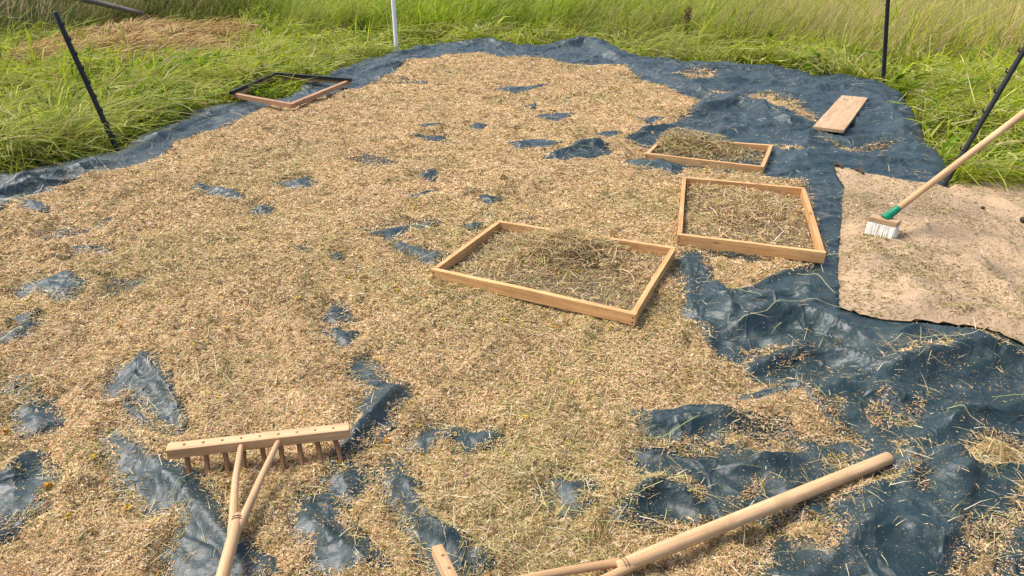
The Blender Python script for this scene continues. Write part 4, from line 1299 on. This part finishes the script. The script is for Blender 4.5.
def flower(px, r, mat, label, group, seed):
    rr = np.random.default_rng(seed)
    r *= .8
    p = G(*px); z = S(p[0], p[1]) + .005
    vs, fs = [(0, 0, .006)], []
    n = 9
    for i in range(n):
        a = 2 * math.pi * i / n + rr.normal(0, .1)
        l = r * rr.uniform(.75, 1.1); w = .34
        i0 = len(vs)
        vs += [(math.cos(a - w) * l * .55, math.sin(a - w) * l * .55, .006 + rr.normal(0, .002)), (math.cos(a) * l, math.sin(a) * l, rr.normal(.004, .004)), (math.cos(a + w) * l * .55, math.sin(a + w) * l * .55, .006 + rr.normal(0, .002))]
        fs.append((0, i0, i0 + 1, i0 + 2))
    i0 = len(vs)
    for i in range(8):
        a = 2 * math.pi * i / 8
        vs.append((math.cos(a) * r * .3, math.sin(a) * r * .3, .009))
    vs.append((0, 0, .015))
    for i in range(8): fs.append((i0 + i, i0 + (i + 1) % 8, i0 + 8))
    m = Matrix.Translation((p[0], p[1], z)) @ Matrix.Rotation(rr.normal(0, .35), 4, 'X') @ Matrix.Rotation(rr.normal(0, .35), 4, 'Y')
    o = py_obj('flower_head', vs, fs, mat, None, m, smooth=False)
    tag(o, label, 'flower', group)
gy_ = 'yellow flower heads in the chaff'
flower((633, 325), .022, M_petal, 'yellow flower head touching the near right corner of the middle sieve frame', gy_, 1)
flower((8, 438), .020, M_orange, 'orange flower head at the left picture edge', gy_, 2)
flower((52, 499), .021, M_orange, 'orange flower head beside the bare tarp patch at lower left', gy_, 3)
flower((388, 452), .018, M_orange, 'single orange flower head just right of the tarp fold by the rake', gy_, 4)
flower((129, 515), .019, M_petal, 'yellow flower head in front of the rake, largest there', gy_, 5)
for i, (p, w) in enumerate([((182, 300), 'in open chaff left of the middle sieve frame'), ((300, 309), 'just left of the triangular bare tarp patch'),
        ((398, 300), 'below left of the middle sieve frame, nearer to its corner'), ((425, 307), 'in front of the left end of the middle sieve frame'), ((660, 331), 'right of the near right corner of the middle sieve frame'),
        ((75, 531), 'near the bottom left corner of the picture'), ((556, 338), 'in front of the right half of the middle sieve frame'), ((526, 430), 'in the open chaff right of the tarp fold'),
        ((98, 469), 'left of the long bare patch beside the rake'), ((16, 327), 'beside a narrow bare patch at the far left'), ((160, 231), 'in the greenish chaff at far left, highest in the picture'),
        ((229, 336), 'in open chaff well above the rake'), ((120, 331), 'in open chaff above the large bare patch'), ((505, 330), 'in front of the middle of the sieve frame')]):
    flower(p, .013 * (1 + .15 * (i % 3)) * (1.25 if p[1] < 340 else 1), M_petal if i % 3 else M_orange, 'tiny ' + ('yellow' if i % 3 else 'orange') + ' flower ' + w, gy_, 20 + i)

def stalk(px, r, label, col, lift=.012):
    kn = np.array([G(*a)[:2] for a in px])
    cum = np.concatenate([[0], np.cumsum(np.linalg.norm(np.diff(kn, axis=0), axis=1))])
    pts = []
    for u in np.linspace(0, cum[-1], 3 * len(px) + 2):
        X_, Y_ = np.interp(u, cum, kn[:, 0]), np.interp(u, cum, kn[:, 1])
        pts.append(np.array([X_, Y_, S(X_, Y_) + lift]))
    r *= .45
    o = stick('straw_stalk', pts, [r] + [r] * (len(pts) - 2) + [r * .5], col, None, 6, round_end=False)
    tag(o, label, 'straw', 'long loose straw stalks')
M_straw = plain_mat('straw_stalk', (.50, .46, .24), .6, .15, 20)
M_gstraw = plain_mat('green_stalk', (.30, .36, .10), .6, .15, 20)
stalk([(736, 336), (760, 330), (780, 324), (805, 319), (830, 319), (850, 322)], .0028, 'long pale straw stalk curving over the tarp to the near corner of the cloth', M_straw)
stalk([(795, 284), (812, 287), (832, 306)], .0026, 'pale straw stalk on the dark tarp below the square sieve frame', M_straw)
stalk([(728, 298), (745, 305), (760, 311)], .0026, 'short straw stalk at the end of the chaff tongue on the dark tarp', M_gstraw)
stalk([(881, 368), (890, 361), (904, 355), (930, 353), (972, 356)], .0026, 'arched straw stalk on the tarp in front of the cloth', M_straw)
stalk([(940, 428), (958, 434), (979, 441)], .0024, 'straight pale straw stalk on the lower right tarp', M_straw)
stalk([(990, 404), (1030, 405)], .0022, 'green stalk lying level at the right picture edge', M_gstraw)
stalk([(-10, 300), (20, 291), (48, 282)], .0026, 'yellow straw stalk at the left picture edge', M_gstraw)
stalk([(138, 396), (152, 391), (165, 386)], .002, 'upper of two thin straws across the bare patch above the rake', M_straw, .03)
stalk([(141, 401), (162, 394)], .002, 'lower of two thin straws across the bare patch above the rake', M_straw, .03)
stalk([(634, 453), (660, 450), (696, 440)], .0030, 'green grass stalk beside the narrow bare tarp strip right of centre', M_gstraw)
stalk([(172, 513), (184, 502), (198, 491)], .0022, 'thin straw across the bare tarp left of the rake handle', M_straw, .02)
stalk([(60, 178), (88, 175), (100, 176)], .004, 'pale straw stalk on the tarp border below the left post', M_straw)
stalk([(836, 262), (880, 250), (905, 262)], .0022, 'thin straw on the tan cloth in front of the broom', M_straw)

# weathered pole resting in the tall grass, upper left
Yp = 13.2
pa, pb_ = onY(20, -14, Yp), onY(122, 9, Yp)
dd = (pb_ - pa) / np.linalg.norm(pb_ - pa)
k_ = (pb_[2] + .02) / -dd[2]
o = stick('weathered_pole', [pa - dd * .4, pa * .5 + pb_ * .5 + np.array([0, 0, .03]), pb_ + dd * min(.35, max(.1, k_))], [.05, .055, .04], M_grey, None, 10, rough=.06)
tag(o, 'grey weathered wooden pole slanting through the tall grass at top left', 'pole')

# docks: reddish seed stems
def dock(label, px, h, n, seed):
    rr = np.random.default_rng(seed)
    p = G(*px, -.05)
    root = empty('dock_plant', p); tag(root, label, 'plant')
    mat = plain_mat('dock_brown', (.13, .055, .028), .8, .4, 30)
    for i in range(n):
        lean = rr.normal(0, .16, 2)
        top = p + np.array([lean[0] * h, lean[1] * h, h * rr.uniform(.8, 1.05)])
        stick('stem', [p + np.array([rr.normal(0, .02), 0, 0]), (p + top) / 2 + np.array([.02, 0, 0]), top], [.008, .006, .004], mat, root, 6)
        vs, fs = [], []
        for k in range(60):
            t = rr.uniform(.6, 1.0)
            c = p * (1 - t) + top * t + np.array([.02 * (1 - abs(2 * t - 1)), 0, 0]) + rr.normal(0, .022, 3)
            a = rr.normal(0, 1, 3); a /= np.linalg.norm(a); b = np.cross(a, rr.normal(0, 1, 3)); b /= np.linalg.norm(b)
            i0 = len(vs); s_ = .018
            vs += [c - a * s_, c + b * s_ * .6, c + a * s_, c - b * s_ * .6]; fs.append((i0, i0 + 1, i0 + 2, i0 + 3))
        tag(py_obj('seed_cluster', vs, fs, mat, root, smooth=False), kind='stuff')
    lm = plain_mat('dock_leaf', (.07, .12, .02), .55, .3, 12)
    for i in range(6):
        a = rr.uniform(0, 6.28); l = h * rr.uniform(.3, .45)
        d = np.array([math.cos(a), math.sin(a), 0]); s2 = np.array([-d[1], d[0], 0])
        vs, fs = [], []
        for k in range(6):
            t = k / 5
            c = p + d * l * t + np.array([0, 0, .1 + l * (1.1 * t - .9 * t * t)])
            w = .055 * math.sin(math.pi * min(1, t * .93 + .07)) + .004
            vs += [c - s2 * w + np.array([0, 0, w * .4]), c, c + s2 * w + np.array([0, 0, w * .4])]
        for k in range(5):
            for m_ in (0, 1): fs.append((k * 3 + m_, k * 3 + m_ + 1, k * 3 + 4 + m_, k * 3 + 3 + m_))
        py_obj('leaf', vs, fs, lm, root)
dock('reddish brown dock plant gone to seed in the tall grass behind the tarp', (684, 45), .62, 3, 1)
dock('broad leaved green weed beside the foot of the left black post', (136, 133), .30, 0, 2)
print('objects', len(bpy.data.objects))
